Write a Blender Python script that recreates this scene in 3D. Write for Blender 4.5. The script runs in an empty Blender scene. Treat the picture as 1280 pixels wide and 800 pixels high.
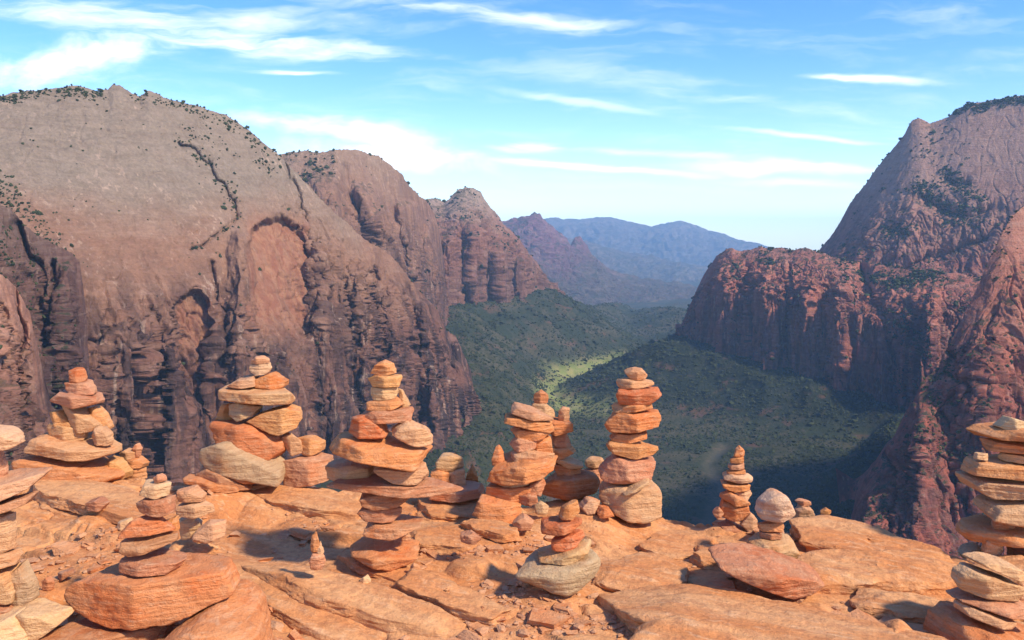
import bpy, math, random
import numpy as np

F = 1108.0          # focal length in photo pixels (1280 wide)
HZ = 300.0          # photo row of the horizon
EYE = 1.2           # eye height in metres
scene = bpy.context.scene
col = scene.collection

# ------------------------------------------------------------------ noise
_r = np.random.RandomState(7)
_perm = _r.permutation(256).astype(np.int32)
_perm = np.concatenate([_perm, _perm, _perm])
_g = _r.normal(size=(256, 3)); _g /= np.linalg.norm(_g, axis=1)[:, None]
_g = (_g * 1.6).astype(np.float32)

from concurrent.futures import ThreadPoolExecutor
_pool = ThreadPoolExecutor(4)
_gx, _gy, _gz = (np.ascontiguousarray(_g[:, k]) for k in range(3))

def _perlin(p):
    i = np.floor(p)
    f = (p - i).astype(np.float32); i = i.astype(np.int32) & 255
    x, y, z = f[:, 0], f[:, 1], f[:, 2]
    ix, iy, iz = i[:, 0], i[:, 1], i[:, 2]
    u, v, w = (t * t * t * (t * (t * 6 - 15) + 10) for t in (x, y, z))
    pa, pb = _perm[ix], _perm[ix + 1]
    res = []
    for dx, pp in ((0, pa), (1, pb)):
        for dy in (0, 1):
            q = _perm[pp + iy + dy]
            h0 = _perm[q + iz]; h1 = _perm[q + iz + 1]
            xx = x - dx; yy = y - dy
            n0 = _gx[h0] * xx + _gy[h0] * yy + _gz[h0] * z
            n1 = _gx[h1] * xx + _gy[h1] * yy + _gz[h1] * (z - 1)
            res.append(n0 + w * (n1 - n0))
    a = res[0] + v * (res[1] - res[0]); b = res[2] + v * (res[3] - res[2])
    return a + u * (b - a)

def perlin(p):
    p = np.asarray(p, dtype=np.float64); sh = p.shape[:-1]
    q = p.reshape(-1, 3)
    if len(q) <= 20000: return _perlin(q).reshape(sh)
    ch = [q[k:k + 16384] for k in range(0, len(q), 16384)]
    return np.concatenate(list(_pool.map(_perlin, ch))).reshape(sh)

def fbm(p, octs=4, gain=0.5, lac=2.03):
    a, s, n = 1.0, 0.0, 0.0
    p = np.asarray(p, dtype=np.float64)
    for k in range(octs):
        s = s + a * perlin(p + 17.3 * k); n += a
        a *= gain; p = p * lac
    return s / n

def ridged(p, octs=4, gain=0.5, lac=2.1):
    a, s, n = 1.0, 0.0, 0.0
    p = np.asarray(p, dtype=np.float64)
    for k in range(octs):
        s = s + a * (1 - 2 * np.abs(perlin(p + 31.7 * k))); n += a
        a *= gain; p = p * lac
    return s / n

def sstep(a, b, x):
    t = np.clip((x - a) / (b - a), 0, 1)
    return t * t * (3 - 2 * t)

def lerp(a, b, t):
    return a + (b - a) * t

def px2w(px, py, Y):
    """a photo pixel at depth Y (metres along +Y) -> world point"""
    return np.stack([(px - 640.0) / F * Y, Y + 0 * px, EYE - (py - HZ) / F * Y], -1)

def srgb(r, g, b):
    f = lambda c: ((c / 255.0 + 0.055) / 1.055) ** 2.4 if c > 10 else c / 255.0 / 12.92
    return (f(r), f(g), f(b))

# ------------------------------------------------------------------ mesh helpers
def raw_mesh(name, verts, quads=None, tris=None, smooth=True, mat=None, attr=None):
    me = bpy.data.meshes.new(name)
    v = np.ascontiguousarray(verts, dtype=np.float32).reshape(-1, 3)
    me.vertices.add(len(v)); me.vertices.foreach_set('co', v.ravel())
    loops, starts, totals = [], [], []
    off = 0
    for arr, k in ((quads, 4), (tris, 3)):
        if arr is None or len(arr) == 0: continue
        arr = np.asarray(arr, dtype=np.int32).reshape(-1, k)
        loops.append(arr.ravel())
        starts.append(off + np.arange(len(arr), dtype=np.int32) * k)
        totals.append(np.full(len(arr), k, np.int32)); off += arr.size
    loops = np.concatenate(loops); starts = np.concatenate(starts); totals = np.concatenate(totals)
    me.loops.add(len(loops)); me.loops.foreach_set('vertex_index', loops)
    me.polygons.add(len(starts)); me.polygons.foreach_set('loop_start', starts)
    me.polygons.foreach_set('loop_total', totals)
    me.update(calc_edges=True)
    me.polygons.foreach_set('use_smooth', np.full(len(starts), smooth, dtype=bool))
    if attr:
        for k, a in attr.items():
            at = me.attributes.new(k, 'FLOAT', 'POINT'); at.data.foreach_set('value', np.asarray(a, np.float32).ravel())
    if mat: me.materials.append(mat)
    me.validate(); me.update()
    return me

def link(name, me, **props):
    o = bpy.data.objects.new(name, me); col.objects.link(o)
    for k, v in props.items(): o[k] = v
    return o

def grid_quads(R, C):
    i = np.arange(R * C).reshape(R, C)
    return np.stack([i[:-1, :-1], i[1:, :-1], i[1:, 1:], i[:-1, 1:]], -1).reshape(-1, 4)

# ------------------------------------------------------------------ node helpers
class NT:
    def __init__(self, tree): self.t = tree; self.n = tree.nodes; self.l = tree.links
    def new(self, typ, **kw):
        n = self.n.new(typ)
        for k, v in kw.items(): setattr(n, k, v)
        return n
    def put(self, sock, v):
        if isinstance(v, bpy.types.NodeSocket): self.l.new(v, sock)
        elif v is not None:
            if isinstance(v, tuple) and sock.type == 'RGBA' and len(v) == 3: v = v + (1.0,)
            sock.default_value = v
    def m(self, op, a, b=None, c=None, clamp=False):
        n = self.new('ShaderNodeMath', operation=op, use_clamp=clamp)
        self.put(n.inputs[0], a)
        if b is not None: self.put(n.inputs[1], b)
        if c is not None: self.put(n.inputs[2], c)
        return n.outputs[0]
    def ss(self, a, b, x):
        n = self.new('ShaderNodeMapRange', interpolation_type='SMOOTHSTEP')
        self.put(n.inputs[0], x); self.put(n.inputs[1], a); self.put(n.inputs[2], b)
        return n.outputs[0]
    def mix(self, f, a, b, blend='MIX'):
        n = self.new('ShaderNodeMix', data_type='RGBA', blend_type=blend)
        self.put(n.inputs[0], f); self.put(n.inputs[6], a); self.put(n.inputs[7], b)
        return n.outputs[2]
    def scale(self, v, s, off=(0, 0, 0)):
        n = self.new('ShaderNodeMapping'); self.put(n.inputs[0], v)
        n.inputs[3].default_value = s; n.inputs[1].default_value = off
        return n.outputs[0]
    def noise(self, v, sc, detail=4, rough=.55, dist=0.0):
        n = self.new('ShaderNodeTexNoise'); self.put(n.inputs['Vector'], v)
        n.inputs['Scale'].default_value = sc; n.inputs['Detail'].default_value = detail
        n.inputs['Roughness'].default_value = rough; n.inputs['Distortion'].default_value = dist
        return n.outputs[0]

def new_mat(name):
    m = bpy.data.materials.new(name); m.use_nodes = True
    t = NT(m.node_tree)
    b = t.n['Principled BSDF']
    b.inputs['Roughness'].default_value = .9
    b.inputs['Specular IOR Level'].default_value = .15
    return m, t, b
# ------------------------------------------------------------------ materials
def mat_sandstone():
    m, t, b = new_mat('sandstone')
    oi = t.new('ShaderNodeObjectInfo')
    geo = t.new('ShaderNodeNewGeometry')
    P = geo.outputs['Position']
    n1 = t.noise(P, 5.5, 5, .6)
    n2 = t.noise(t.scale(P, (1, 1, 3.5)), 22, 5, .65, .6)
    n3 = t.noise(P, 140, 3, .7)
    c = oi.outputs['Color']
    # iron stain patches and pale bleached patches that belong to the stone
    stain = t.mix(1.0, c, (.95, .62, .42), 'MULTIPLY')
    pale = t.mix(.5, c, (.62, .44, .28))
    c1 = t.mix(t.m('MULTIPLY', t.ss(.50, .68, n1), .75), c, stain)
    c2 = t.mix(t.m('MULTIPLY', t.ss(.50, .70, n2), .55), c1, pale)
    g = t.m('MULTIPLY_ADD', n3, .5, .75)
    cb = t.new('ShaderNodeCombineColor')
    for i in range(3): t.put(cb.inputs[i], g)
    c3 = t.mix(1.0, c2, cb.outputs[0], 'MULTIPLY')
    bed = t.noise(t.scale(P, (3, 3, 60)), 1.6, 4, .6, .5)
    c3 = t.mix(t.m('MULTIPLY', t.ss(.52, .62, bed), .30), c3, t.mix(1.0, c3, (.55, .42, .36), 'MULTIPLY'))
    c3 = t.mix(t.m('MULTIPLY', t.ss(.47, .38, bed), .25), c3, t.mix(.5, c3, (.70, .48, .30)))
    dust = t.noise(P, 9, 6, .7)
    c3 = t.mix(t.m('MULTIPLY', t.ss(.52, .64, dust), .35), c3, (.50, .27, .14))
    # thin dark lichen / varnish specks
    sp = t.ss(.66, .74, t.noise(P, 38, 4, .75))
    c3 = t.mix(t.m('MULTIPLY', sp, .45), c3, (.10, .06, .04))
    t.put(b.inputs['Base Color'], c3)
    h = t.m('ADD', t.m('ADD', t.m('MULTIPLY', n2, .9), t.m('MULTIPLY', bed, .5)), t.m('ADD', t.m('MULTIPLY', n3, .35), t.m('MULTIPLY', t.noise(P, 55, 4, .7), .6)))
    bp = t.new('ShaderNodeBump'); bp.inputs['Strength'].default_value = .75; bp.inputs['Distance'].default_value = .014
    t.put(bp.inputs['Height'], h); t.put(b.inputs['Normal'], bp.outputs[0])
    return m

def mat_ledge():
    m, t, b = new_mat('ledge_rock')
    P = t.new('ShaderNodeNewGeometry').outputs['Position']
    sand = t.new('ShaderNodeAttribute', attribute_name='sand').outputs['Fac']
    # strike of the beds runs from far left to near right
    rot = t.new('ShaderNodeMapping'); t.put(rot.inputs[0], P); rot.inputs[2].default_value = (0, 0, math.radians(27))
    R = rot.outputs[0]
    n1 = t.noise(t.scale(R, (.7, 2.2, 1)), 2.2, 6, .6, .4)
    n2 = t.noise(t.scale(R, (1.2, 5, 8)), 7, 6, .68, .8)
    n3 = t.noise(P, 95, 4, .7)
    n4 = t.noise(P, 24, 5, .7)
    c = t.mix(t.ss(.36, .64, n1), (.58, .225, .078), (.66, .328, .140))
    c = t.mix(t.m('MULTIPLY', t.ss(.5, .68, n2), .6), c, (.69, .41, .22))
    c = t.mix(t.m('MULTIPLY', t.ss(.52, .40, n4), .40), c, (.36, .14, .065))
    c = t.mix(t.m('MULTIPLY', sand, .8), c, t.mix(t.ss(.4, .62, n4), (.53, .203, .076), (.62, .287, .122)))
    g = t.m('MULTIPLY_ADD', n3, .55, .72)
    cb = t.new('ShaderNodeCombineColor')
    for i in range(3): t.put(cb.inputs[i], g)
    c = t.mix(1.0, c, cb.outputs[0], 'MULTIPLY')
    t.put(b.inputs['Base Color'], c)
    h = t.m('ADD', t.m('MULTIPLY', n2, 1.0), t.m('ADD', t.m('MULTIPLY', n4, .8), t.m('MULTIPLY', n3, .3)))
    bp = t.new('ShaderNodeBump'); bp.inputs['Strength'].default_value = .8; bp.inputs['Distance'].default_value = .014
    t.put(bp.inputs['Height'], h); t.put(b.inputs['Normal'], bp.outputs[0])
    return m

def mat_cliff(name, top, mid, low, z0, z1, z2, varnish=.6, vz=(0, 200), veg=.8, size=1.0, vcol=(.085, .05, .045), strata=.35, pale_streak=.25, fresh=(.36, .145, .08), mottle=.38):
    """sandstone wall: colour by bed height (low below z0, mid at z1, top above z2), desert varnish in
    vertical streaks (strongest below vz), scrub on the ledges"""
    m, t, b = new_mat(name)
    geo = t.new('ShaderNodeNewGeometry')
    P = geo.outputs['Position']
    s = 1.0 / size
    big = t.noise(P, .006 * s, 4, .55)
    sep = t.new('ShaderNodeSeparateXYZ'); t.put(sep.inputs[0], P)
    z = t.m('ADD', sep.outputs[2], t.m('MULTIPLY', t.m('SUBTRACT', big, .5), 190 * size))
    f1 = t.ss(z0, z1, z); f2 = t.ss(z1, z2, z)
    c = t.mix(f2, t.mix(f1, low, mid), top)
    # bedding bands
    band = t.noise(t.scale(P, (.22, .22, 1.5)), .05 * s, 7, .68, 1.2)
    c = t.mix(t.m('MULTIPLY', t.ss(.47, .62, band), strata), c, t.mix(.55, c, (.47, .33, .24)))
    c = t.mix(t.m('MULTIPLY', t.ss(.50, .38, band), strata), c, t.mix(.5, c, (.17, .08, .05)))
    # mottling
    mt = t.noise(t.scale(P, (1, 1, .6)), .05 * s, 9, .74, .4)
    c = t.mix(t.m('MULTIPLY', t.ss(.40, .72, mt), mottle), c, t.mix(1.0, c, (.60, .52, .48), 'MULTIPLY'))
    # desert varnish: dark streaks drawn down the wall
    st = t.noise(t.scale(P, (1, 1, .085)), .045 * s, 7, .62, .25)
    st2 = t.noise(t.scale(P, (1, 1, .05)), .13 * s, 5, .6)
    pat = t.noise(P, .011 * s, 4, .6)
    k = t.m('MULTIPLY', t.ss(.40, .57, st), t.ss(vz[1], vz[0], z))
    k = t.m('MULTIPLY', k, t.ss(.32, .52, pat))
    c = t.mix(t.m('MULTIPLY', k, varnish), c, vcol)
    c = t.mix(t.m('MULTIPLY', t.m('MULTIPLY', t.ss(.56, .68, st2), t.ss(.42, .6, pat)), pale_streak), c, (.52, .36, .26))
    fine = t.noise(P, .22 * s, 6, .75)
    g = t.m('MULTIPLY_ADD', fine, 1.0, .50)
    cb = t.new('ShaderNodeCombineColor')
    for i in range(3): t.put(cb.inputs[i], g)
    c = t.mix(1.0, c, cb.outputs[0], 'MULTIPLY')
    fr = t.new('ShaderNodeAttribute', attribute_name='fresh').outputs['Fac']
    fcol = t.mix(t.ss(.40, .62, t.noise(t.scale(P, (1, 1, .10)), .09, 6, .65)), t.mix(.35, fresh, (.16, .07, .05)), t.mix(.45, fresh, (.42, .25, .15)))
    c = t.mix(t.m('MULTIPLY', fr, t.ss(.22, .60, t.noise(t.scale(P, (1, 1, .35)), .05, 6, .65))), c, fcol)
    # scrub rooted on ledges
    sn = t.new('ShaderNodeSeparateXYZ'); t.put(sn.inputs[0], geo.outputs['Normal'])
    vn = t.noise(P, .07 * s, 6, .72)
    vk = t.m('MULTIPLY', t.ss(.55, .80, t.m('ADD', sn.outputs[2], t.m('MULTIPLY', t.m('SUBTRACT', vn, .5), 1.0))), t.ss(.47, .55, vn))
    c = t.mix(t.m('MULTIPLY', vk, veg), c, (.045, .050, .028))
    t.put(b.inputs['Base Color'], c)
    h = t.m('ADD', t.m('MULTIPLY', st, .8), t.m('ADD', t.m('MULTIPLY', fine, .55), t.m('MULTIPLY', band, .5)))
    bp = t.new('ShaderNodeBump'); bp.inputs['Strength'].default_value = .9; bp.inputs['Distance'].default_value = 7.0 * size
    t.put(bp.inputs['Height'], h); t.put(b.inputs['Normal'], bp.outputs[0])
    b.inputs['Specular IOR Level'].default_value = .05
    return m

def mat_valley():
    m, t, b = new_mat('valley_ground')
    geo = t.new('ShaderNodeNewGeometry'); P = geo.outputs['Position']
    meadow = t.new('ShaderNodeAttribute', attribute_name='meadow').outputs['Fac']
    river = t.new('ShaderNodeAttribute', attribute_name='river').outputs['Fac']
    n1 = t.noise(P, .006, 6, .6); n2 = t.noise(P, .03, 7, .7); n3 = t.noise(P, .14, 5, .7)
    c = t.mix(t.ss(.42, .60, n1), (.034, .043, .022), (.088, .076, .042))
    c = t.mix(t.m('MULTIPLY', t.ss(.5, .66, n2), .6), c, (.105, .080, .050))
    c = t.mix(t.m('MULTIPLY', t.ss(.53, .45, n3), .65), c, (.026, .036, .019))
    me = t.mix(t.ss(.42, .6, n2), (.21, .25, .060), (.29, .27, .105))
    c = t.mix(meadow, c, me)
    wood_shade = t.new('ShaderNodeAttribute', attribute_name='wood_shade').outputs['Fac']
    c = t.mix(t.m('MULTIPLY', wood_shade, t.m('MULTIPLY_ADD', t.ss(.64, .44, n2), .45, .5)), c, (.019, .025, .015))  # woodland green, darkened to stand in for shade on the right talus
    # red scars on the talus
    sc = t.noise(t.scale(P, (1, 1, 2.5)), .009, 5, .6, .6)
    c = t.mix(t.m('MULTIPLY', t.ss(.58, .68, sc), .55), c, (.15, .07, .045))
    c = t.mix(river, c, (.25, .20, .15))
    t.put(b.inputs['Base Color'], c)
    bp = t.new('ShaderNodeBump'); bp.inputs['Strength'].default_value = .8; bp.inputs['Distance'].default_value = 4
    t.put(bp.inputs['Height'], t.m('ADD', n3, n2)); t.put(b.inputs['Normal'], bp.outputs[0])
    b.inputs['Specular IOR Level'].default_value = .05
    return m

def mat_scrub(name, a, c2):
    m, t, b = new_mat(name)
    P = t.new('ShaderNodeNewGeometry').outputs['Position']
    n = t.noise(P, .02, 5, .7); n2 = t.noise(P, .5, 2, .6)
    c = t.mix(t.ss(.38, .64, n), a, c2)
    c = t.mix(t.m('MULTIPLY', n2, .6), c, (.045, .05, .022))
    t.put(b.inputs['Base Color'], c)
    b.inputs['Specular IOR Level'].default_value = .05
    return m

M_STONE = mat_sandstone()
M_LEDGE = mat_ledge()
M_VALLEY = mat_valley()
M_SCRUB = mat_scrub('scrub_leaves', (.030, .042, .021), (.054, .064, .028))
# ------------------------------------------------------------------ canyon floor and talus
def poly3(L):
    L = np.array(L, float); w = px2w(L[:, 0], L[:, 1], L[:, 2]); return w
LEFT = poly3([(250, 660, 700), (480, 640, 1000), (597, 545, 1500), (580, 430, 2300), (572, 381, 2850), (632, 372, 3050), (690, 362, 3350), (738, 388, 4300), (805, 394, 5600), (890, 388, 7200), (900, 375, 12000)])
RIGHT = poly3([(1180, 800, 560), (1065, 715, 800), (1110, 625, 1150), (1140, 528, 1890), (1060, 490, 2010), (1000, 470, 2100), (940, 450, 2210), (850, 422, 2370), (900, 405, 3000), (1200, 400, 4000), (1800, 360, 9000)])
RIVER = poly3([(860, 700, 1190), (905, 625, 1460), (884, 590, 1640), (905, 560, 1830)])

def near_line(x, y, W):
    """distance in plan to a polyline, its height there and its x at this y"""
    best = np.full(x.shape, 1e9); bz = np.zeros(x.shape)
    for a, b in zip(W[:-1], W[1:]):
        d = b[:2] - a[:2]; L2 = (d ** 2).sum()
        t = np.clip(((x - a[0]) * d[0] + (y - a[1]) * d[1]) / L2, 0, 1)
        dist = np.hypot(x - (a[0] + t * d[0]), y - (a[1] + t * d[1]))
        z = a[2] + t * (b[2] - a[2]); k = dist < best
        best = np.where(k, dist, best); bz = np.where(k, z, bz)
    o = np.argsort(W[:, 1])
    return best, bz, np.interp(y, W[o, 1], W[o, 0])

def floor_z(y): return -414 - 0.013 * np.clip(y - 1640, 0, 9000)

def valley_z(x, y):
    zf = floor_z(y)
    zf = zf + 6 * fbm(np.stack([x / 260, y / 260, 0 * x], -1), 3)
    out = zf
    P = np.stack([x, y, 0 * x], -1)
    for W, sg in ((LEFT, 1), (RIGHT, -1)):
        d, zb, xl = near_line(x, y, W)
        d = np.where((x - xl) * sg < 0, 0, d)
        H = np.maximum(zb - zf, 0)
        gul = ridged(P / np.array([170, 170, 1]), 4)
        k = np.clip(1 - d * (1 + .16 * gul) / np.maximum(H * (2.1 if sg > 0 else 2.9), 40), 0, 1) ** 1.7
        tal = zf + H * k + gul * 46 * (k * (1 - k) * 4) + 5 * fbm(P / 45, 3) * np.clip(k * 3, 0, 1)
        out = np.maximum(out, tal)
    # low dark hill in the middle of the canyon
    q = np.hypot((x - 780) / 430, (y - 4500) / 700)
    out = out + 88 * np.exp(-q ** 2 * 2.2) * (1 + .35 * ridged(P / 330, 4))
    dr, _, _ = near_line(x, y, RIVER)
    return out - 4 * np.exp(-(dr / 14) ** 2)

def meadow_mask(x, y, z):
    n = fbm(np.stack([x / 150, y / 210, 0 * x], -1), 4)
    a = 1.2 * np.exp(-((x - 190) / 250) ** 2 - ((y - 2800) / 620) ** 2)
    flat = 1 - sstep(22, 60, z - floor_z(y))
    return np.clip(sstep(.26, .50, a + .32 * n) * flat, 0, 1)

def build_valley():
    R, C = 460, 620
    Y = np.concatenate([np.linspace(-1500, 350, 20), np.geomspace(380, 16800, R - 20)])
    u = np.linspace(-1, 1, C); px = 640 + 700 * u + 900 * u ** 3 + 1200 * u ** 7
    Yg, pg = np.meshgrid(Y, px, indexing='ij')
    x = (pg - 640) / F * np.maximum(np.abs(Yg), 900); y = Yg
    z = valley_z(x, y)
    dr, _, _ = near_line(x, y, RIVER)
    riv = .16 - .16 * sstep(5, 15, dr + 9 * fbm(np.stack([x / 40, y / 40, 0 * x], -1), 2))
    wood_shade = sstep(6, 45, z - floor_z(y)) * sstep(-60, 60, x - 150 + .12 * (y - 2100)) * sstep(2900, 2500, y)  # wooded right slope, with its shade painted into the ground colour
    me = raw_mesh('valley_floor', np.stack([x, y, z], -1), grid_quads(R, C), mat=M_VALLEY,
                  attr={'meadow': meadow_mask(x, y, z), 'river': riv, 'wood_shade': wood_shade})
    link('valley_floor', me, kind='structure')

# ------------------------------------------------------------------ cliffs
def relief(name, mat, sky, base, depth, ncol, nrow, disp, rough=2.5, back=250, feats=(), recede=None, tpow=1.0, cap=0.0, seed=0, fresh=None):
    """A wall: skyline and foot curves (photo px) at a plan depth, its top set back, a plateau and a rear face behind it.
    depth: list of (px, metres); recede(px, t) metres of set-back, t = 0 at the skyline, 1 at the foot"""
    sky = np.array(sky, float); base = np.array(base, float); depth = np.array(depth, float)
    px = np.linspace(sky[0, 0], sky[-1, 0], ncol)
    top = np.interp(px, sky[:, 0], sky[:, 1]); bot = np.maximum(np.interp(px, base[:, 0], base[:, 1]), top + 2)
    D = np.interp(px, depth[:, 0], depth[:, 1])
    kk = max(3, ncol // 60) | 1                                    # soften the plan
    D = np.convolve(np.pad(D, kk // 2, mode='edge'), np.ones(kk) / kk, 'valid')
    t = np.linspace(0, 1, nrow) ** tpow
    T, PX = np.meshgrid(t, px, indexing='ij')
    ks = max(9, ncol // 9) | 1
    tops = np.convolve(np.pad(top, ks // 2, mode='reflect', reflect_type='odd'), np.hanning(ks + 2)[1:-1] / np.hanning(ks + 2).sum(), 'valid')
    tops = np.maximum(tops, top - 6)
    tb = lerp(top[None], tops[None], sstep(0, .10, T))
    PY = tb + np.maximum(bot[None] - tb, 1) * T
    Yd = np.repeat(D[None], nrow, 0)
    if recede is not None: Yd = Yd + recede(PX, T, PY)
    for f in feats: Yd = Yd + f(PX, PY, T)
    W = px2w(PX, PY, Yd)
    # displace along the smoothed normal
    du = np.gradient(W, axis=1); dv = np.gradient(W, axis=0)
    N = np.cross(dv, du); N /= np.linalg.norm(N, axis=-1, keepdims=True) + 1e-9
    N = np.where(N[..., 1:2] > 0, -N, N)
    N[..., 2] *= .35
    S = W + seed * 1000.0
    h = disp(S, T, PX, PY)
    edge = sstep(0, .06, T)
    W = W + N * (h * (.08 + .92 * edge))[..., None]
    W[..., 2] += (1 - edge) * rough * (1.2 * fbm(S / (rough * 9), 5, .6) + .9 * ridged(S / (rough * 6), 4, .6) - .3)
    # plateau and rear face
    fr = np.zeros(T.shape) if fresh is None else fresh(PX, PY, T)
    rows = []
    topr = W[0]
    L = np.linspace(1, 0, 7)[:-1]
    bk = np.full(ncol, float(back))
    for k, l in enumerate(L):
        r = topr.copy(); e = bk * l
        r[:, 1] += e; r[:, 0] += e * (PX[0] - 640) / F
        r[:, 2] = topr[:, 2] + e * (EYE * 0 + (-(top - HZ) / F)) * .55 - cap * l - .08 * e
        rows.append(r)
    rear = rows[0].copy(); rear[:, 2] = W[-1][:, 2]; rear[:, 1] += 30
    W = np.concatenate([rear[None], np.array(rows), W], 0)
    me = raw_mesh(name, W, grid_quads(*W.shape[:2]), mat=mat, attr={'fresh': np.concatenate([np.zeros((7, ncol)), fr], 0)})
    return link(name, me, kind='structure'), W[7:], T, PX, PY

def flutes(a1, l1, a2, l2, a3=2.0, zs=7.0, ledge=3.0, lz=28.0, tstart=0.0):
    """buttresses and grooves, flat spalled panels with sharp edges, vertical joints and bedding ledges"""
    def d(S, T, PX, PY):
        sv = S.copy(); sv[..., 2] /= 5
        wv = S + 0.4 * l2 * np.stack([fbm(sv / l1 + 3, 3), fbm(sv / l1 + 13, 3), 0 * T], -1)
        s = wv.copy(); s[..., 2] /= zs
        h = a1 * ridged(s / l1, 3) + .55 * a2 * ridged(s / l2 + 9, 4) + a3 * fbm(S / (l2 * .25), 5, .6)
        k = a2 * .75                                              # spalled panels
        n = a2 * 2.4 * fbm(s / (l2 * 1.25) + 21, 3, .55) / k
        f = n - np.floor(n)
        h = h + k * (np.floor(n) + sstep(.80, 1.0, f))
        n2 = a2 * 1.5 * fbm(np.stack([s[..., 0], s[..., 1], s[..., 2] * .7], -1) / (l2 * .5) + 5, 3) / (k * .45)
        f = n2 - np.floor(n2)
        h = h + k * .45 * (np.floor(n2) + sstep(.78, 1.0, f))
        s2 = wv.copy(); s2[..., 2] /= zs * 2.2                     # joints
        h = h - a2 * 1.3 * np.exp(-(perlin(s2 / (l2 * 1.1) + 40) / .045) ** 2) - a2 * .6 * np.exp(-(perlin(s2 / (l2 * .42) + 60) / .06) ** 2)
        q = S[..., 2] / lz + .9 * fbm(S / (l1 * 1.6), 4)
        e = .6 + .8 * fbm(S / (l1 * .8) + 77, 2)
        h = h + ledge * e * (sstep(.55, .95, q - np.floor(q)) - (q - np.floor(q)))
        return h * lerp(.16, 1.0, sstep(tstart, tstart + .22, T))
    return d

def wob(PX, PY, a, L=26.0):
    q = np.stack([PX / L, PY / (L * 2.4), 0 * PX], -1)
    return PX + a * fbm(q + 5, 4) * 2, PY + a * fbm(q + 55, 4) * 2

def crack(pts, wid, dep):
    pts = np.array(pts, float)
    def f(PX, PY, T):
        PX, PY = wob(PX, PY, 6.0)
        d = np.full(PX.shape, 1e9)
        for a, b in zip(pts[:-1], pts[1:]):
            e = b - a; t = np.clip(((PX - a[0]) * e[0] + (PY - a[1]) * e[1]) / (e ** 2).sum(), 0, 1)
            d = np.minimum(d, np.hypot(PX - a[0] - t * e[0], PY - a[1] - t * e[1]))
        return dep * np.exp(-np.abs(d / wid) ** 1.2)
    return f

def alcove(cx, top, w, bottom, dep, lean=0.0, soft=4.0):
    """an arched recess in a wall, deepest under its arch"""
    def f(PX, PY, T):
        PX, PY = wob(PX, PY, w * .07)
        x = (PX - cx - lean * (PY - top)) / (w / 2)
        arch = top + (w * .75) * (1 - np.sqrt(np.clip(1 - x ** 2, 0, 1)))
        inside = sstep(0, soft, PY - arch) * sstep(1.0, 1.0 - soft * 2 / w, np.abs(x)) * (1 - sstep(bottom - (bottom - top) * .55, bottom, PY))
        return dep * inside
    return f

def fin(cx, w, dep, top, bottom, lean=0.0):
    """a buttress standing out of a wall"""
    def f(PX, PY, T):
        PX, PY = wob(PX, PY, w * .16)
        x = np.abs(PX - cx - lean * (PY - top)) / (w / 2)
        return -dep * np.clip(1.25 - 1.25 * x, 0, 1) * sstep(top, top + 14, PY) * (1 - .5 * sstep(bottom - 30, bottom + 30, PY))
    return f
# ------------------------------------------------------------------ the named walls
build_valley()
TAN = (.270, .205, .150); PINK = (.300, .160, .100); RED = (.25, .09, .06); PURP = (.12, .065, .055)
MC_A = mat_cliff('dome_wall_rock', TAN, PINK, (.200, .095, .066), -170, -10, 100, varnish=.92, vz=(-190, 50), veg=.12, vcol=(.048, .032, .031), strata=.26, mottle=.30, pale_streak=.55)  # lower wall's shade is put into the dark low tone and varnish
MC_B = mat_cliff('fluted_wall_rock', (.30, .21, .145), (.29, .155, .10), (.20, .10, .068), -160, 60, 260, strata=.2, pale_streak=.5, varnish=.8, vz=(-150, 260), veg=.6, vcol=(.06, .04, .04))
MC_C = mat_cliff('pale_peak_rock', (.32, .23, .17), (.27, .125, .085), (.22, .105, .072), -200, 0, 190, varnish=.5, vz=(-200, 160), size=1.8, veg=.6)
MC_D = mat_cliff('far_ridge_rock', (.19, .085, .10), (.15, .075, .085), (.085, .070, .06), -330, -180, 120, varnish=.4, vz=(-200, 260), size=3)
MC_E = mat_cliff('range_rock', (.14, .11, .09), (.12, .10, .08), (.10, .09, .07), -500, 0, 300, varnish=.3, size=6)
MC_F = mat_cliff('red_mesa_rock', (.40, .205, .145), (.42, .150, .095), (.34, .115, .075), -260, -90, 10, varnish=.75, vz=(-300, 40), veg=.85, vcol=(.085, .045, .04), pale_streak=.5)
MC_K = mat_cliff('high_dome_rock', (.36, .21, .15), (.34, .165, .115), (.30, .115, .08), -80, 30, 220, varnish=.5, vz=(0, 260), veg=.8, vcol=(.08, .048, .042))
MC_G = mat_cliff('red_buttress_rock', (.44, .235, .165), (.41, .155, .100), (.33, .098, .062), -190, -40, 70, varnish=.6, vz=(-220, 40), veg=.9, size=.7, vcol=(.07, .04, .035))
MC_N = mat_cliff('near_knob_rock', (.46, .26, .17), (.42, .20, .13), (.22, .105, .075), -95, -55, 20, varnish=.7, vz=(-140, 10), veg=.6, size=.6, vcol=(.06, .038, .034))
MC_H = mat_cliff('gully_wall_rock', (.19, .12, .09), (.165, .085, .065), (.11, .055, .048), -160, -40, 60, varnish=.8, vz=(-200, 60), veg=.9, size=.7, vcol=(.045, .03, .032))

WALLS = []
def wall(*a, **k):
    r = relief(*a, **k); WALLS.append(r); return r

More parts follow.
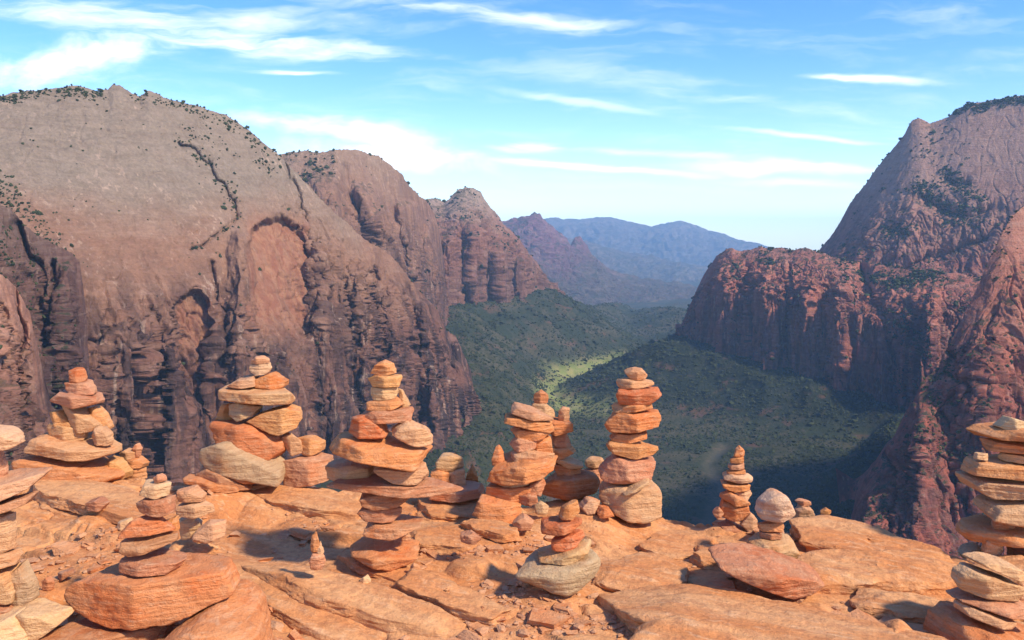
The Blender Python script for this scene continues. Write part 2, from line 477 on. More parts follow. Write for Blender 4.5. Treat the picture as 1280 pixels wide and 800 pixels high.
def rec_A(PX, T, PY):
    return 260 * np.clip(1 - T / .62, 0, 1) ** 1.5 * (1 - .45 * sstep(330, 430, PX)) + 25 * (1 - T)
skyA = [(-300, 160), (-120, 132), (0, 118), (30, 114), (60, 112), (85, 107), (105, 108), (122, 114), (135, 113), (142, 107), (150, 107), (163, 116), (175, 121), (186, 114), (196, 116),
        (206, 123), (222, 126), (240, 131), (262, 138), (285, 146), (303, 158), (320, 170), (335, 184), (347, 193), (362, 207), (378, 224), (398, 246), (420, 268), (440, 284),
        (456, 300), (476, 312), (492, 322), (510, 346), (526, 366), (541, 380), (553, 398), (558, 414), (570, 420), (578, 440), (588, 462), (593, 492), (596, 505)]
fA = [alcove(347, 264, 84, 480, 30, .02, 14), alcove(240, 362, 60, 560, 22, .0, 10), alcove(520, 420, 30, 560, 20, .05, 4),
      fin(300, 34, 30, 285, 640), fin(206, 22, 26, 420, 660), fin(405, 46, 26, 300, 640, .08), fin(446, 34, 52, 330, 640, .1), fin(486, 34, 46, 350, 640, .1), fin(530, 30, 60, 372, 640, .06),
      fin(160, 60, 22, 400, 660), fin(575, 26, 50, 418, 640, .08), fin(556, 40, 55, 470, 640), fin(466, 16, -22, 330, 640, .1), fin(508, 16, -22, 350, 640, .1), fin(470, 12, 22, 345, 640, .1), fin(425, 14, 20, 350, 640, .1), fin(505, 14, 26, 365, 640, .1), fin(380, 22, 14, 420, 660, .05), fin(330, 16, 10, 440, 660),
      crack([(222, 178), (250, 190), (268, 215), (285, 235), (299, 268)], 2.0, 14), crack([(299, 268), (270, 292), (240, 312)], 2, 9),
      crack([(350, 196), (375, 240), (392, 300), (398, 360)], 2.5, 14), crack([(195, 390), (204, 470), (200, 600)], 3, 24), crack([(268, 330), (282, 420), (280, 600)], 2.5, 16)]
_fa = flutes(15, 95, 9, 34, 3.0, 9, 1.4, 30, .34); _fr = flutes(14, 80, 9, 30, 4.0, 5, 2.5, 30, 0)
def dispA(S, T, PX, PY):
    # great flat spalled faces below, a broken ridge on the right
    s = S.copy(); s[..., 2] /= 4
    n = 3.2 * fbm(s / 95 + 11, 3, .5); f = n - np.floor(n)
    slabs = 11 * (np.floor(n) + sstep(.90, 1.0, f)) * sstep(.36, .60, T)
    ridge = sstep(318, 400, PX) * (1 - sstep(.30, .62, T))
    return lerp(_fa(S, T, PX, PY), _fr(S, T, PX, PY), ridge) + slabs + 1.6 * fbm(S / 38 + 70, 4) * (1 - sstep(.3, .5, T))
wall('dome_cliff', MC_A, skyA, [(-300, 720), (500, 690), (575, 640), (596, 560)], [(-300, 620), (0, 800), (250, 960), (345, 1030), (420, 1180), (520, 1380), (596, 1600)],
     900, 460, dispA, rough=3.0, back=330, feats=fA, recede=rec_A, seed=1,
     fresh=lambda X, Y, T: np.maximum(sstep(43, 32, np.abs(X - 347) + 4 * fbm(np.stack([X / 12, Y / 20, 0 * X], -1), 3)) * sstep(262, 285, Y) * sstep(440, 385, Y + 10 * fbm(np.stack([X / 9, Y / 30, 0 * X], -1), 3)),
                                      .8 * sstep(26, 18, np.abs(X - 242)) * sstep(366, 380, Y) * sstep(455, 425, Y)))
def rec_B(PX, T, PY): return 150 * np.clip(1 - T / .5, 0, 1) ** 1.3 + 30 * (1 - T)
wall('fluted_cliff', MC_B, [(300, 200), (345, 196), (365, 189), (400, 190), (425, 187), (442, 187), (456, 191), (472, 195), (487, 206), (502, 217), (512, 233), (523, 244), (534, 252), (543, 268), (550, 292), (555, 330), (557, 375), (566, 424), (575, 450)],
     [(300, 470), (500, 470), (557, 450), (575, 480)], [(300, 1750), (420, 1800), (500, 2050), (555, 2500), (575, 2750)], 520, 330,
     flutes(20, 120, 12, 44, 4, 7, 5, 42, .15), rough=5, back=400, feats=[fin(400, 50, 40, 215, 460, .15), fin(455, 40, 60, 230, 460, .2), fin(505, 30, 70, 250, 460, .15), fin(540, 22, 60, 270, 460), fin(428, 16, -18, 200, 460, .25), fin(482, 14, -18, 215, 460, .2)], recede=rec_B, seed=2)
def rec_C(PX, T, PY): return 360 * np.clip(1 - T / .42, 0, 1)
wall('pale_peak', MC_C, [(500, 268), (528, 252), (540, 249), (556, 252), (566, 243), (574, 237), (583, 234), (592, 238), (601, 241), (609, 253), (618, 264), (628, 277), (641, 290), (652, 303), (661, 318), (670, 326), (680, 344), (688, 354), (698, 366)],
     [(500, 400), (572, 384), (632, 377), (698, 368)], [(500, 2780), (572, 2900), (640, 3120), (698, 3480)], 420, 240,
     flutes(30, 180, 17, 62, 5, 6, 7, 52, .05), rough=13, back=600, feats=[fin(560, 26, 70, 285, 390), fin(592, 22, 60, 280, 390), fin(622, 22, 65, 292, 390), fin(650, 20, 70, 312, 390), fin(576, 10, -60, 282, 390), fin(607, 9, -60, 285, 390), fin(637, 9, -55, 300, 390)], recede=rec_C, seed=3)
def rec_D(PX, T, PY): return 1300 * np.clip(1 - T, 0, 1) ** 1.6
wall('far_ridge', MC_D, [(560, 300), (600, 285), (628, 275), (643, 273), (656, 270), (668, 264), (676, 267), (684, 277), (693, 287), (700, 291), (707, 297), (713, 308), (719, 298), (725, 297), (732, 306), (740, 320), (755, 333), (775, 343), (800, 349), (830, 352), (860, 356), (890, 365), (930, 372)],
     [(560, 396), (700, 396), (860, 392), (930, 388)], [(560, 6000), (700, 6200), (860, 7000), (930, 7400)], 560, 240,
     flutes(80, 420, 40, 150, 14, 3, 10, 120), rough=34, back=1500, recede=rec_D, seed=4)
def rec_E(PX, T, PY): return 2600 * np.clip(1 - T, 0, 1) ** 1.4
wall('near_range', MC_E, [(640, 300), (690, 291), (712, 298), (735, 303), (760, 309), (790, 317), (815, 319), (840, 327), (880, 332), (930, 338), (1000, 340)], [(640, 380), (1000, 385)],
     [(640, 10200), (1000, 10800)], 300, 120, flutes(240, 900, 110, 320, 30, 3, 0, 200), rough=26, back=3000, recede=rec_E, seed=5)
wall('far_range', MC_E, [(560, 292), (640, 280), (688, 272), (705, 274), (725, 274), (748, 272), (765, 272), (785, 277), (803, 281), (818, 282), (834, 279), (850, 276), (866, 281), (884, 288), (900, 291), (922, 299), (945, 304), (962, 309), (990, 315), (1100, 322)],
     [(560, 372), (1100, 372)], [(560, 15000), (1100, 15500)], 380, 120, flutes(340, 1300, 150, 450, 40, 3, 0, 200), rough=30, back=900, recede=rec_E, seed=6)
def rec_F(PX, T, PY): return 120 * np.clip(1 - T / .4, 0, 1) ** 1.4 + 40 * (1 - T)
wall('red_mesa', MC_F, [(846, 425), (849, 412), (856, 396), (863, 380), (871, 362), (879, 346), (887, 332), (896, 320), (906, 313), (914, 310), (926, 314), (938, 312), (951, 308), (962, 311), (976, 310), (990, 313), (1004, 311), (1018, 314), (1035, 319), (1060, 326), (1100, 331), (1160, 338), (1260, 350)],
     [(846, 430), (940, 456), (1000, 476), (1060, 500), (1140, 545), (1260, 575)], [(846, 2400), (900, 2290), (1000, 2130), (1140, 1920), (1260, 1800)], 820, 330,
     flutes(14, 100, 12, 30, 3.5, 12, 3.5, 46, .05), rough=4.5, back=420, feats=[crack([(1075, 330), (1085, 360), (1110, 400), (1120, 470), (1125, 540)], 7, 55), fin(905, 26, 24, 330, 460), fin(962, 30, 30, 335, 480), fin(1012, 26, 34, 340, 490), fin(1050, 30, 40, 350, 500), fin(934, 9, -36, 325, 460), fin(986, 9, -36, 325, 480), fin(1160, 40, 60, 360, 560)], recede=rec_F, seed=7)
def rec_K(PX, T, PY): return 330 * np.clip(1 - T, 0, 1) ** 1.35
wall('high_dome', MC_K, [(1008, 352), (1020, 318), (1032, 303), (1040, 294), (1047, 283), (1060, 259), (1068, 246), (1080, 233), (1092, 216), (1104, 199), (1118, 184), (1131, 168), (1139, 152), (1149, 147), (1157, 152), (1163, 155), (1172, 151), (1184, 147), (1196, 138), (1210, 130), (1228, 128), (1246, 124), (1262, 122), (1280, 119), (1360, 116), (1520, 140)],
     [(1008, 356), (1060, 362), (1140, 385), (1260, 480), (1520, 540)], [(1008, 2560), (1100, 2400), (1280, 2200), (1520, 2000)], 620, 380,
     flutes(16, 130, 8, 40, 3.5, 6, 2.5, 40, .28), rough=4, back=600, feats=[crack([(1150, 250), (1180, 262), (1215, 275), (1240, 262)], 6, 30), crack([(1185, 225), (1200, 232), (1210, 228)], 4, 20), crack([(1130, 335), (1180, 318), (1230, 300)], 5, 34), crack([(1180, 480), (1205, 400), (1240, 330)], 6, 40)], recede=rec_K, seed=8)
def rec_G(PX, T, PY): return 150 * np.clip(1 - T / .8, 0, 1) ** 1.3
wall('red_buttress', MC_G, [(1055, 690), (1064, 652), (1070, 628), (1080, 600), (1096, 580), (1108, 560), (1118, 548), (1131, 520), (1141, 502), (1150, 482), (1160, 470), (1172, 461), (1181, 440), (1196, 414), (1208, 388), (1222, 358), (1236, 328), (1252, 291), (1266, 270), (1280, 258), (1300, 246), (1350, 225), (1520, 200)],
     [(1055, 720), (1100, 760), (1520, 820)], [(1055, 800), (1120, 812), (1280, 880), (1520, 1010)], 640, 480,
     flutes(15, 90, 5.5, 30, 2.0, 5, 2.0, 24, .05), rough=2.5, back=200, feats=[crack([(1178, 520), (1188, 545), (1196, 580), (1215, 640)], 3.5, 22), crack([(1110, 560), (1118, 600), (1110, 660)], 3, 18), fin(1150, 34, 16, 500, 700), crack([(1185, 440), (1205, 470), (1250, 480)], 3, 12), crack([(1200, 600), (1185, 640), (1190, 690)], 5, 22), fin(1235, 50, 14, 420, 700)], recede=rec_G, seed=9)
def rec_H(PX, T, PY): return 120 * np.clip(1 - T, 0, 1) ** 1.2
wall('gully_wall', MC_H, [(-300, 190), (-100, 215), (-20, 248), (0, 256), (14, 262), (26, 275), (40, 290), (58, 301), (76, 309), (90, 318), (99, 328), (103, 352), (106, 400), (110, 450), (117, 520), (126, 600), (130, 640)],
     [(-300, 730), (130, 690)], [(-300, 520), (0, 620), (130, 760)], 420, 400, flutes(13, 60, 8, 22, 2.4, 5, 3, 22, .05), rough=3, back=120,
     feats=[fin(84, 26, 20, 325, 620), fin(66, 10, -26, 320, 620), crack([(20, 280), (45, 330), (60, 400), (62, 520)], 4, 30)], recede=rec_H, seed=10)
wall('pink_knob', MC_N, [(-300, 300), (-80, 318), (-20, 335), (0, 343), (10, 348), (20, 360), (30, 378), (38, 392), (42, 415), (47, 432), (55, 470), (62, 530), (72, 610), (75, 640)],
     [(-300, 740), (75, 690)], [(-300, 380), (0, 440), (75, 520)], 300, 320, flutes(9, 44, 4.5, 16, 1.8, 5, 2, 16, .04), rough=2, back=90, recede=rec_H, seed=11,
     feats=[crack([(14, 352), (22, 385), (30, 410), (34, 470)], 2.5, 14), crack([(0, 380), (10, 420), (8, 480)], 2, 9), fin(39, 10, 9, 395, 620)])

# ------------------------------------------------------------------ scrub: uncountable bushes and small trees
def ico():
    import bmesh
    bm = bmesh.new(); bmesh.ops.create_icosphere(bm, subdivisions=1, radius=1)
    v = np.array([x.co[:] for x in bm.verts]); bm.faces.ensure_lookup_table()
    f = np.array([[x.index for x in p.verts] for p in bm.faces]); bm.free(); return v, f
IV, IF = ico()
def clumps(name, P, r, mat, seed):
    rs = np.random.RandomState(seed); n = len(P)
    k = len(IV)
    j = 1 + .38 * rs.normal(size=(n, k, 1)).clip(-1.4, 1.4)
    V = IV[None] * j * r[:, None, None] * np.stack([rs.uniform(.8, 1.4, n), rs.uniform(.8, 1.4, n), rs.uniform(.65, 1.15, n)], -1)[:, None]
    V = V + P[:, None] + np.array([0, 0, 1.0])[None, None] * (r * .5)[:, None, None]
    T = IF[None] + (np.arange(n) * k)[:, None, None]
    return link(name, raw_mesh(name, V.reshape(-1, 3), tris=T.reshape(-1, 3), smooth=False, mat=mat), kind='stuff')

rs = np.random.RandomState(5)
N = 560000
Y = np.exp(rs.uniform(math.log(620), math.log(5600), N)); px = rs.uniform(480, 1260, N)
x = (px - 640) / F * Y; z = valley_z(x, Y)
mz = meadow_mask(x, Y, z)
den = .42 + 1.6 * fbm(np.stack([x / 110, Y / 110, 0 * x], -1), 5, .6) + .55 * sstep(8, 40, z - floor_z(Y)) * (x > 60 + (2300 - Y) * .1) * (Y < 2600) + .35 * np.exp(-((x - 780) / 420) ** 2 - ((Y - 4500) / 700) ** 2)
dr, _, _ = near_line(x, Y, RIVER)
keep = (rs.uniform(size=N) < np.clip(np.maximum(den, .30 * (z - floor_z(Y) > 15)), .04, 1) * sstep(450, 1250, Y) * (1 - .72 * mz) * .62) & (dr > 20)
x, Y, z = x[keep], Y[keep], z[keep]
P = np.stack([x, Y, z], -1)[:150000]
r = np.exp(rs.normal(.30, .5, len(P))).clip(.6, 5.0) * np.clip(P[:, 1] / 2000, .38, 1.6)
clumps('canyon_scrub', P, r, M_SCRUB, 1)

pts, rad = [], []
for o, W, T, PX, PY in WALLS:
    nm = o.name
    if nm in ('near_range', 'far_range', 'far_ridge'): continue
    du = np.gradient(W, axis=1); dv = np.gradient(W, axis=0)
    Nn = np.cross(dv, du); Nn /= np.linalg.norm(Nn, axis=-1, keepdims=True) + 1e-9
    nz = np.abs(Nn[..., 2])
    n = fbm(W / 70, 4)
    ok = (nz > .60) & (n > .10) & (rs.uniform(size=nz.shape) < (.004 if nm == 'dome_cliff' else .035))
    ok[0] |= (rs.uniform(size=nz.shape[1]) < .10) & (n[0] > -.12)
    # brush along cracks, benches and crests
    for who, line, wd, pr in (('dome_cliff', [(222, 176), (262, 206), (286, 236), (300, 268)], 7, .10), ('dome_cliff', [(240, 165), (300, 190), (340, 215)], 9, .06), ('dome_cliff', [(0, 124), (60, 118), (125, 118)], 6, .25),
                              ('dome_cliff', [(240, 310), (270, 296), (300, 270)], 5, .08), ('dome_cliff', [(165, 122), (240, 136), (300, 162), (345, 196)], 6, .12), ('dome_cliff', [(0, 235), (30, 260), (60, 300), (75, 330)], 14, .10), ('gully_wall', [(0, 300), (40, 360), (60, 480)], 26, .05),
                              ('high_dome', [(1150, 238), (1180, 258), (1214, 270)], 9, .16), ('high_dome', [(1180, 215), (1200, 232), (1224, 246)], 9, .12), ('high_dome', [(1110, 292), (1160, 284), (1200, 268)], 7, .10), ('high_dome', [(1190, 140), (1220, 132), (1300, 123)], 5, .3),
                              ('red_mesa', [(1080, 345), (1120, 350), (1180, 345)], 8, .12), ('red_mesa', [(1115, 400), (1150, 430), (1150, 480)], 16, .06), ('red_buttress', [(1150, 545), (1180, 560), (1215, 575)], 12, .05), ('red_buttress', [(1190, 440), (1240, 450), (1290, 440)], 8, .04)):
        if who != nm: continue
        line = np.array(line, float); dd = np.full(PX.shape, 1e9); a_, b_ = wob(PX, PY, 5)
        for p0, p1 in zip(line[:-1], line[1:]):
            e = p1 - p0; tt = np.clip(((a_ - p0[0]) * e[0] + (b_ - p0[1]) * e[1]) / (e ** 2).sum(), 0, 1)
            dd = np.minimum(dd, np.hypot(a_ - p0[0] - tt * e[0], b_ - p0[1] - tt * e[1]))
        ok |= rs.uniform(size=PX.shape) < pr * np.exp(-(dd / wd) ** 2) * (n > -.25)
    q = W[ok]; d = q[:, 1]
    pts.append(q); rad.append(np.exp(rs.normal(.30, .4, len(q))).clip(.6, 3.2) * np.clip(d / 1400, .6, 2))
clumps('ledge_scrub', np.concatenate(pts), np.concatenate(rad), M_SCRUB, 2)
print('scrub', len(P), sum(len(q) for q in pts))
# ------------------------------------------------------------------ the rock ledge in front
RIMP = np.array([(-900, 596), (-100, 598), (0, 599), (200, 600), (400, 606), (520, 618), (600, 622), (700, 628), (830, 633), (900, 641), (1000, 653), (1100, 669), (1190, 688), (1280, 694), (1500, 705), (2200, 720)], float)
_ry = EYE * F / (RIMP[:, 1] - HZ); _rx = (RIMP[:, 0] - 640) / F * _ry
def rim_y(x): return np.interp(x, _rx, _ry) + .05 * fbm(np.stack([x * 2.2, 0 * x, 0 * x], -1), 3)

STR = np.array([.90, -.44])                    # strike of the beds on the ground
def strike(x, y):
    a = x * STR[0] + y * STR[1]; s = x * .44 + y * .90
    return a, s

ANCH = []          # (x, y, z, radius): where a stone or slab rests
def ledge_h(x, y):
    a, s = strike(x, y)
    q = np.stack([a * .42, s * 1.55, 0 * a], -1)
    n = fbm(q * 1.1 + 3.7, 4)
    base = .035 * fbm(np.stack([x * .5, y * .5, 0 * x + 4], -1), 2)
    k = .034
    h = n * .135 + .012 * np.sin(s * 2.1 + 1.0)
    w = h / k + .35 * fbm(np.stack([a * 2.2, s * 5, 0 * a + 8], -1), 3)
    f = w - np.floor(w)
    ter = k * (np.floor(w) + sstep(.88, 1.0, f) + .12 * f)
    ck = .022 * np.exp(-np.abs(perlin(np.stack([a * .9 + 5, s * 2.6, 0 * a + 31], -1) + .25 * np.stack([fbm(np.stack([x * 5, y * 5, 0 * x], -1), 3)] * 3, -1)) / .022) ** 1.2)
    rough = -ck * (1 - sand_mask(x, y)) + .011 * fbm(np.stack([a * 5, s * 14, 0 * a], -1), 5, .6) + .0035 * fbm(np.stack([x * 40, y * 40, 0 * x], -1), 3)
    sandy = sand_mask(x, y)
    out = base + lerp(ter, .25 * h - .006, sandy)
    if ANCH:
        num = np.zeros(x.shape); den = np.full(x.shape, 1e-6); mx = np.zeros(x.shape)
        for ax, ay, az, r in ANCH:
            k = (np.abs(x - ax) < 3.2 * r) & (np.abs(y - ay) < 3.2 * r)
            if not k.any(): continue
            w = np.exp(-((x[k] - ax) ** 2 + (y[k] - ay) ** 2) / r ** 2)
            num[k] += w * az; den[k] += w; mx[k] = np.maximum(mx[k], w)
        out = lerp(out, num / den, sstep(.05, .75, mx))
    return out + rough

def sand_mask(x, y):
    n = fbm(np.stack([x * 1.5, y * 1.9, 0 * x + 20], -1), 4)
    g = 0
    for (px, py, rx, ry) in ((110, 690, .42, .28), (610, 690, .42, .20), (640, 745, .40, .22), (700, 780, .55, .12), (380, 655, .25, .12), (1150, 690, .3, .1)):
        Y0 = EYE * F / (py - HZ); X0 = (px - 640) / F * Y0
        g = np.maximum(g, np.exp(-((x - X0) / rx) ** 2 - ((y - Y0) / ry) ** 2))
    return .85 * sstep(.50, .95, g + .45 * n)

def build_ledge():
    xs = np.concatenate([np.linspace(-9, -2.9, 40)[:-1], np.linspace(-2.9, 2.9, 900), np.linspace(2.9, 9, 40)[1:]])
    s = np.concatenate([np.linspace(0, .62, 50)[:-1], np.linspace(.62, 1, 420)])
    S, X = np.meshgrid(s, xs, indexing='ij')
    ry = rim_y(X); Y = -2.0 + (ry + 2.0) * S
    Z = ledge_h(X, Y)
    e = ry - Y
    Z = Z - .05 * np.exp(-(e / .07) ** 2)
    sand = sand_mask(X, Y) * sstep(.1, .3, e)
    V = [np.stack([X, Y, Z], -1)]
    last = V[0][-1]; sk = []
    for d, dz in ((.03, -.05), (.06, -.14), (.10, -.30), (.2, -.6), (.3, -1), (.8, -1.8), (1.2, -3.5), (2.5, -7), (5, -16), (12, -40), (30, -90), (70, -190), (150, -330), (260, -450)):
        r = last.copy(); r[:, 1] += d + .12 * min(d, 1) * fbm(np.stack([xs * 2, 0 * xs + dz, 0 * xs], -1), 3) * 3
        r[:, 0] *= 1 + d * .02; r[:, 2] += dz; sk.append(r)
    V = np.concatenate([V[0], np.array(sk)], 0)
    sand = np.concatenate([sand, np.zeros((len(sk), len(xs)))], 0)
    link('ground', raw_mesh('ground', V, grid_quads(*V.shape[:2]), mat=M_LEDGE, attr={'sand': sand}), kind='structure')


# ------------------------------------------------------------------ stones
def cubesphere(n):
    t = np.tan(np.linspace(-math.pi / 4, math.pi / 4, n + 1))
    vs, qs, off = [], [], 0
    A, B = np.meshgrid(t, t, indexing='ij'); O = np.ones_like(A)
    q = grid_quads(n + 1, n + 1)
    for a, b, c, fl in ((O, A, B, 0), (-O, A, B, 1), (A, O, B, 1), (A, -O, B, 0), (A, B, O, 0), (A, B, -O, 1)):
        vs.append(np.stack([a, b, c], -1).reshape(-1, 3)); qs.append((q[:, ::-1] if fl else q) + off); off += (n + 1) ** 2
    v = np.concatenate(vs); q = np.concatenate(qs)
    key = np.round(v * 1e5).astype(np.int64)
    _, first, inv = np.unique(key, axis=0, return_index=True, return_inverse=True)
    return v[first], inv.reshape(-1)[q]
CS = {n: cubesphere(n) for n in (14, 22, 34, 48, 64)}
for n in CS:
    v, q = CS[n]
    e1 = v[q[:, 1]] - v[q[:, 0]]; e2 = v[q[:, 2]] - v[q[:, 0]]
    fl = (np.cross(e1, e2) * v[q[:, 0]]).sum(1) < 0
    q = q.copy(); q[fl] = q[fl][:, ::-1]; CS[n] = (v, q)

def hull(P):
    P = sorted(map(tuple, P)); 
    def half(p):
        h = []
        for a in p:
            while len(h) > 1 and (h[-1][0] - h[-2][0]) * (a[1] - h[-2][1]) - (h[-1][1] - h[-2][1]) * (a[0] - h[-2][0]) <= 0: h.pop()
            h.append(a)
        return h
    lo, up = half(P), half(P[::-1])
    return np.array(lo[:-1] + up[:-1])

COL = {  # base colours of dry sandstone
    'orange': (.60, .235, .085), 'red': (.54, .175, .066), 'deep': (.48, .20, .095), 'tan': (.60, .315, .155), 'pale': (.63, .37, .19), 'white': (.66, .44, .26),
    'ochre': (.61, .275, .105), 'pink': (.57, .255, .130), 'brown': (.43, .18, .085), 'grey': (.45, .29, .155), 'olive': (.53, .31, .15), 'cream': (.63, .355, .17), 'rust': (.56, .195, .070)}

def solve_planes(N, d, S, n, p):
    """radius along each direction to the rounded intersection of half-spaces"""
    v, q = CS[n]
    e = v / np.abs(v).max(1)[:, None] * S
    k = (e @ N.T) / d[None]
    t = (np.clip(k, 1e-9, None) ** p).sum(1) ** (-1.0 / p)
    return e * t[:, None], q

def weather(P, rs, size, amp=1.0):
    off = rs.uniform(-50, 50, 3)
    r = np.linalg.norm(P, axis=1, keepdims=True) + 1e-9
    n1 = fbm(P / (size * .55) + off, 3); n2 = fbm(P / (size * .14) + off, 3)
    bed = fbm(np.stack([P[:, 0] * 3, P[:, 1] * 3, P[:, 2] * 70], -1) + off, 2)
    h = amp * (size * .040 * n1 + size * .024 * n2 + .0035 * bed)
    dirn = P / r
    return P + dirn * h[:, None]

def make_stone(pts, Y, colour, rs, depth=None, top=0.0, sharp=None, front=None, name='cairn_stone', yoff=0.0):
    """one stone: silhouette corners (photo px) standing at depth Y, its own thickness front to back"""
    Y = Y + yoff
    P = np.array(pts, float)
    w = np.stack([(P[:, 0] - 640) / F * Y, EYE - (P[:, 1] - HZ) / F * Y], -1)
    H = hull(w)
    c = np.array([(H[:, 0].min() + H[:, 0].max()) / 2, (H[:, 1].min() + H[:, 1].max()) / 2]) * .4 + H.mean(0) * .6
    W, Ht = np.ptp(H[:, 0]), np.ptp(H[:, 1])
    te = max((P[:, 1].mean() - HZ) / F, 0)
    d = depth or float(np.clip(.78 * W * rs.uniform(.85, 1.1), min(.6 * W, .07), 2.6 * Ht + .05))
    Ns, Ds = [], []
    for a, b in zip(H, np.roll(H, -1, 0)):
        e = b - a; L = np.hypot(*e)
        if L < 1e-4: continue
        nx, nz = e[1] / L, -e[0] / L                       # outward for a counter-clockwise hull
        dd = nx * (a[0] - c[0]) + nz * (a[1] - c[1])
        if nz < -.3: dd -= min(.30 * d * te, .28 * Ht) * -nz
        if nz > .3: dd -= min(top * d * te, .5 * Ht) * nz
        ny = rs.uniform(-.28, .28) if abs(nx) > .5 else rs.uniform(-.10, .06)
        n = np.array([nx, ny, nz]); q = np.linalg.norm(n)
        Ns.append(n / q); Ds.append(max(dd / q, .06 * min(W, Ht)))
    for sy in (-1, 1):
        a1 = rs.uniform(.15, .75); tilt = 0.02 if front and sy < 0 else rs.uniform(-.30, .22)
        for ang in (front if front and sy < 0 else (a1, a1 - rs.uniform(.55, 1.1))):
            n = np.array([math.sin(ang), sy * math.cos(ang), tilt * sy * -1]); n /= np.linalg.norm(n)
            Ns.append(n); Ds.append(d / 2 * rs.uniform(.82, 1.05))
    Ns = np.array(Ns); Ds = np.array(Ds)
    S = np.array([W / 2, d / 2, Ht / 2])
    # broken corners
    for _ in range(rs.randint(7, 13)):
        n = rs.normal(size=3); n[0] *= .55; n[2] *= .75; n[1] = math.copysign(.5 + abs(n[1]), n[1]); n = n / S; n /= np.linalg.norm(n)
        if n[1] > .3: n[1] *= -1
        sup = np.sqrt(((n * S) ** 2).sum())
        Ns = np.vstack([Ns, n]); Ds = np.append(Ds, sup * rs.uniform(1.08, 1.42))
    big = W * F / Y
    n = 14 if big < 26 else 22 if big < 60 else 34 if big < 130 else 48
    V, q = solve_planes(Ns, Ds, S, n, sharp or rs.uniform(30, 75))
    V = weather(V, rs, (W * d * Ht) ** (1 / 3))
    z0 = V[:, 2].min()
    o = link(name, raw_mesh(name, V - np.array([0, 0, z0]), q, mat=M_STONE))
    o.location = (c[0], Y, c[1] + z0)
    if c[1] + z0 < .10: ANCH.append((c[0], Y, max(min(c[1] + z0 + .012, .09), -.09), max(.10, min(.6 * W, .25))))
    cc = np.array(COL[colour]) * rs.uniform(.92, 1.07) * (1 + rs.uniform(-.05, .05, 3))
    o.color = (*np.clip(cc, 0, .85), 1)
    return o

def make_slab(pts, zt, th, colour, rs, label, tilt=(0, 0), name='rock_slab', category='slab', sharp=85, group=None, amp=1.0, mat=None):
    """a flat slab lying on the ledge: plan outline (photo px, on its own top at height zt), thickness th"""
    P = np.array(pts, float)
    Y = (EYE - zt) * F / (P[:, 1] - HZ); X = (P[:, 0] - 640) / F * Y
    H = hull(np.stack([X, Y], -1))
    c = (H.min(0) + H.max(0)) / 2 * .5 + H.mean(0) * .5
    Ns, Ds = [], []
    for a, b in zip(H, np.roll(H, -1, 0)):
        e = b - a; L = np.hypot(*e); nx, ny = e[1] / L, -e[0] / L
        dd = nx * (a[0] - c[0]) + ny * (a[1] - c[1])
        n = np.array([nx, ny, rs.uniform(-.15, .32)]); q = np.linalg.norm(n)
        Ns.append(n / q); Ds.append(max(dd / q, .02))
    for sg in (1, -1):
        n = np.array([tilt[0] * 1.0, tilt[1] * 1.0, sg]) if sg > 0 else np.array([rs.uniform(-.05, .05), rs.uniform(-.05, .05), -1.0])
        Ns.append(n / np.linalg.norm(n)); Ds.append(th / 2)
    # worn upper edges and corners
    S = np.array([np.ptp(H[:, 0]) / 2, np.ptp(H[:, 1]) / 2, th / 2])
    for _ in range(5):
        n = rs.normal(size=3); n[2] = abs(n[2]) * .6 + .3; n = n / S; n /= np.linalg.norm(n)
        sup = np.sqrt(((n * S) ** 2).sum()); Ns.append(n); Ds.append(sup * rs.uniform(1.02, 1.25))
    V, q = solve_planes(np.array(Ns), np.array(Ds), S, 64, sharp)
    off = rs.uniform(-50, 50, 3)
    a, s = strike(V[:, 0], V[:, 1])
    for f1 in np.linspace(-.8, .8, 5):
        for f2 in (-.7, 0, .7):
            k = np.array([f1 * S[0], f2 * S[1]])
            if (Ns[:-11] if False else np.array(Ns)[:len(H), :2] @ k < np.array(Ds)[:len(H)]).all(): ANCH.append((c[0] + k[0], c[1] + k[1], zt - th * .62, .16))
    edge = 1.6 * fbm(np.stack([V[:, 0] * 3, V[:, 1] * 3, V[:, 2] * 4], -1) + off, 3) + fbm(np.stack([V[:, 0] * 9, V[:, 1] * 9, V[:, 2] * 26], -1) + off, 4)
    r = V[:, :2] / (np.linalg.norm(V[:, :2], axis=1, keepdims=True) + 1e-6)
    V[:, :2] += r * (edge * .030 * amp)[:, None]
    V[:, 2] += np.sign(V[:, 2]) * (.018 * fbm(np.stack([a * 2.2, s * 7, 0 * a], -1) + off, 5, .6) + .0035 * fbm(V * 30 + off, 3)) * amp
    o = link(name, raw_mesh(name, V + np.array([0, 0, th / 2]), q, mat=mat or M_LEDGE))
    o.location = (c[0], c[1], zt - th)
    cc = np.array(COL[colour]) * rs.uniform(.94, 1.05) * (1 + rs.uniform(-.04, .04, 3))
    o.color = (*np.clip(cc, 0, .85), 1)
    o['label'] = label; o['category'] = category
    o['group'] = group or 'rock slabs lying on the ledge'
    return o

ORD = ['topmost'] + [w + ' down' for w in 'second third fourth fifth sixth seventh eighth ninth tenth eleventh twelfth thirteenth fourteenth fifteenth sixteenth'.split()]
def cairn(phrase, Y, rows, seed):
    rs = np.random.RandomState(seed)
    for i, r in enumerate(rows):
        xy = [tuple(map(float, p.split(','))) for p in r[0].split()]
        o = make_stone(xy, Y, r[1], rs, **(r[3] if len(r) > 3 else {}))
        o['label'] = f'{r[2]}, {"lowest" if i == len(rows) - 1 and i > 1 else ORD[i]} in {phrase}'
        o['category'] = 'stone'; o['group'] = 'stones of ' + phrase
        if len(o['label'].split()) > 16: print('LONG', len(o['label'].split()), o['label'])
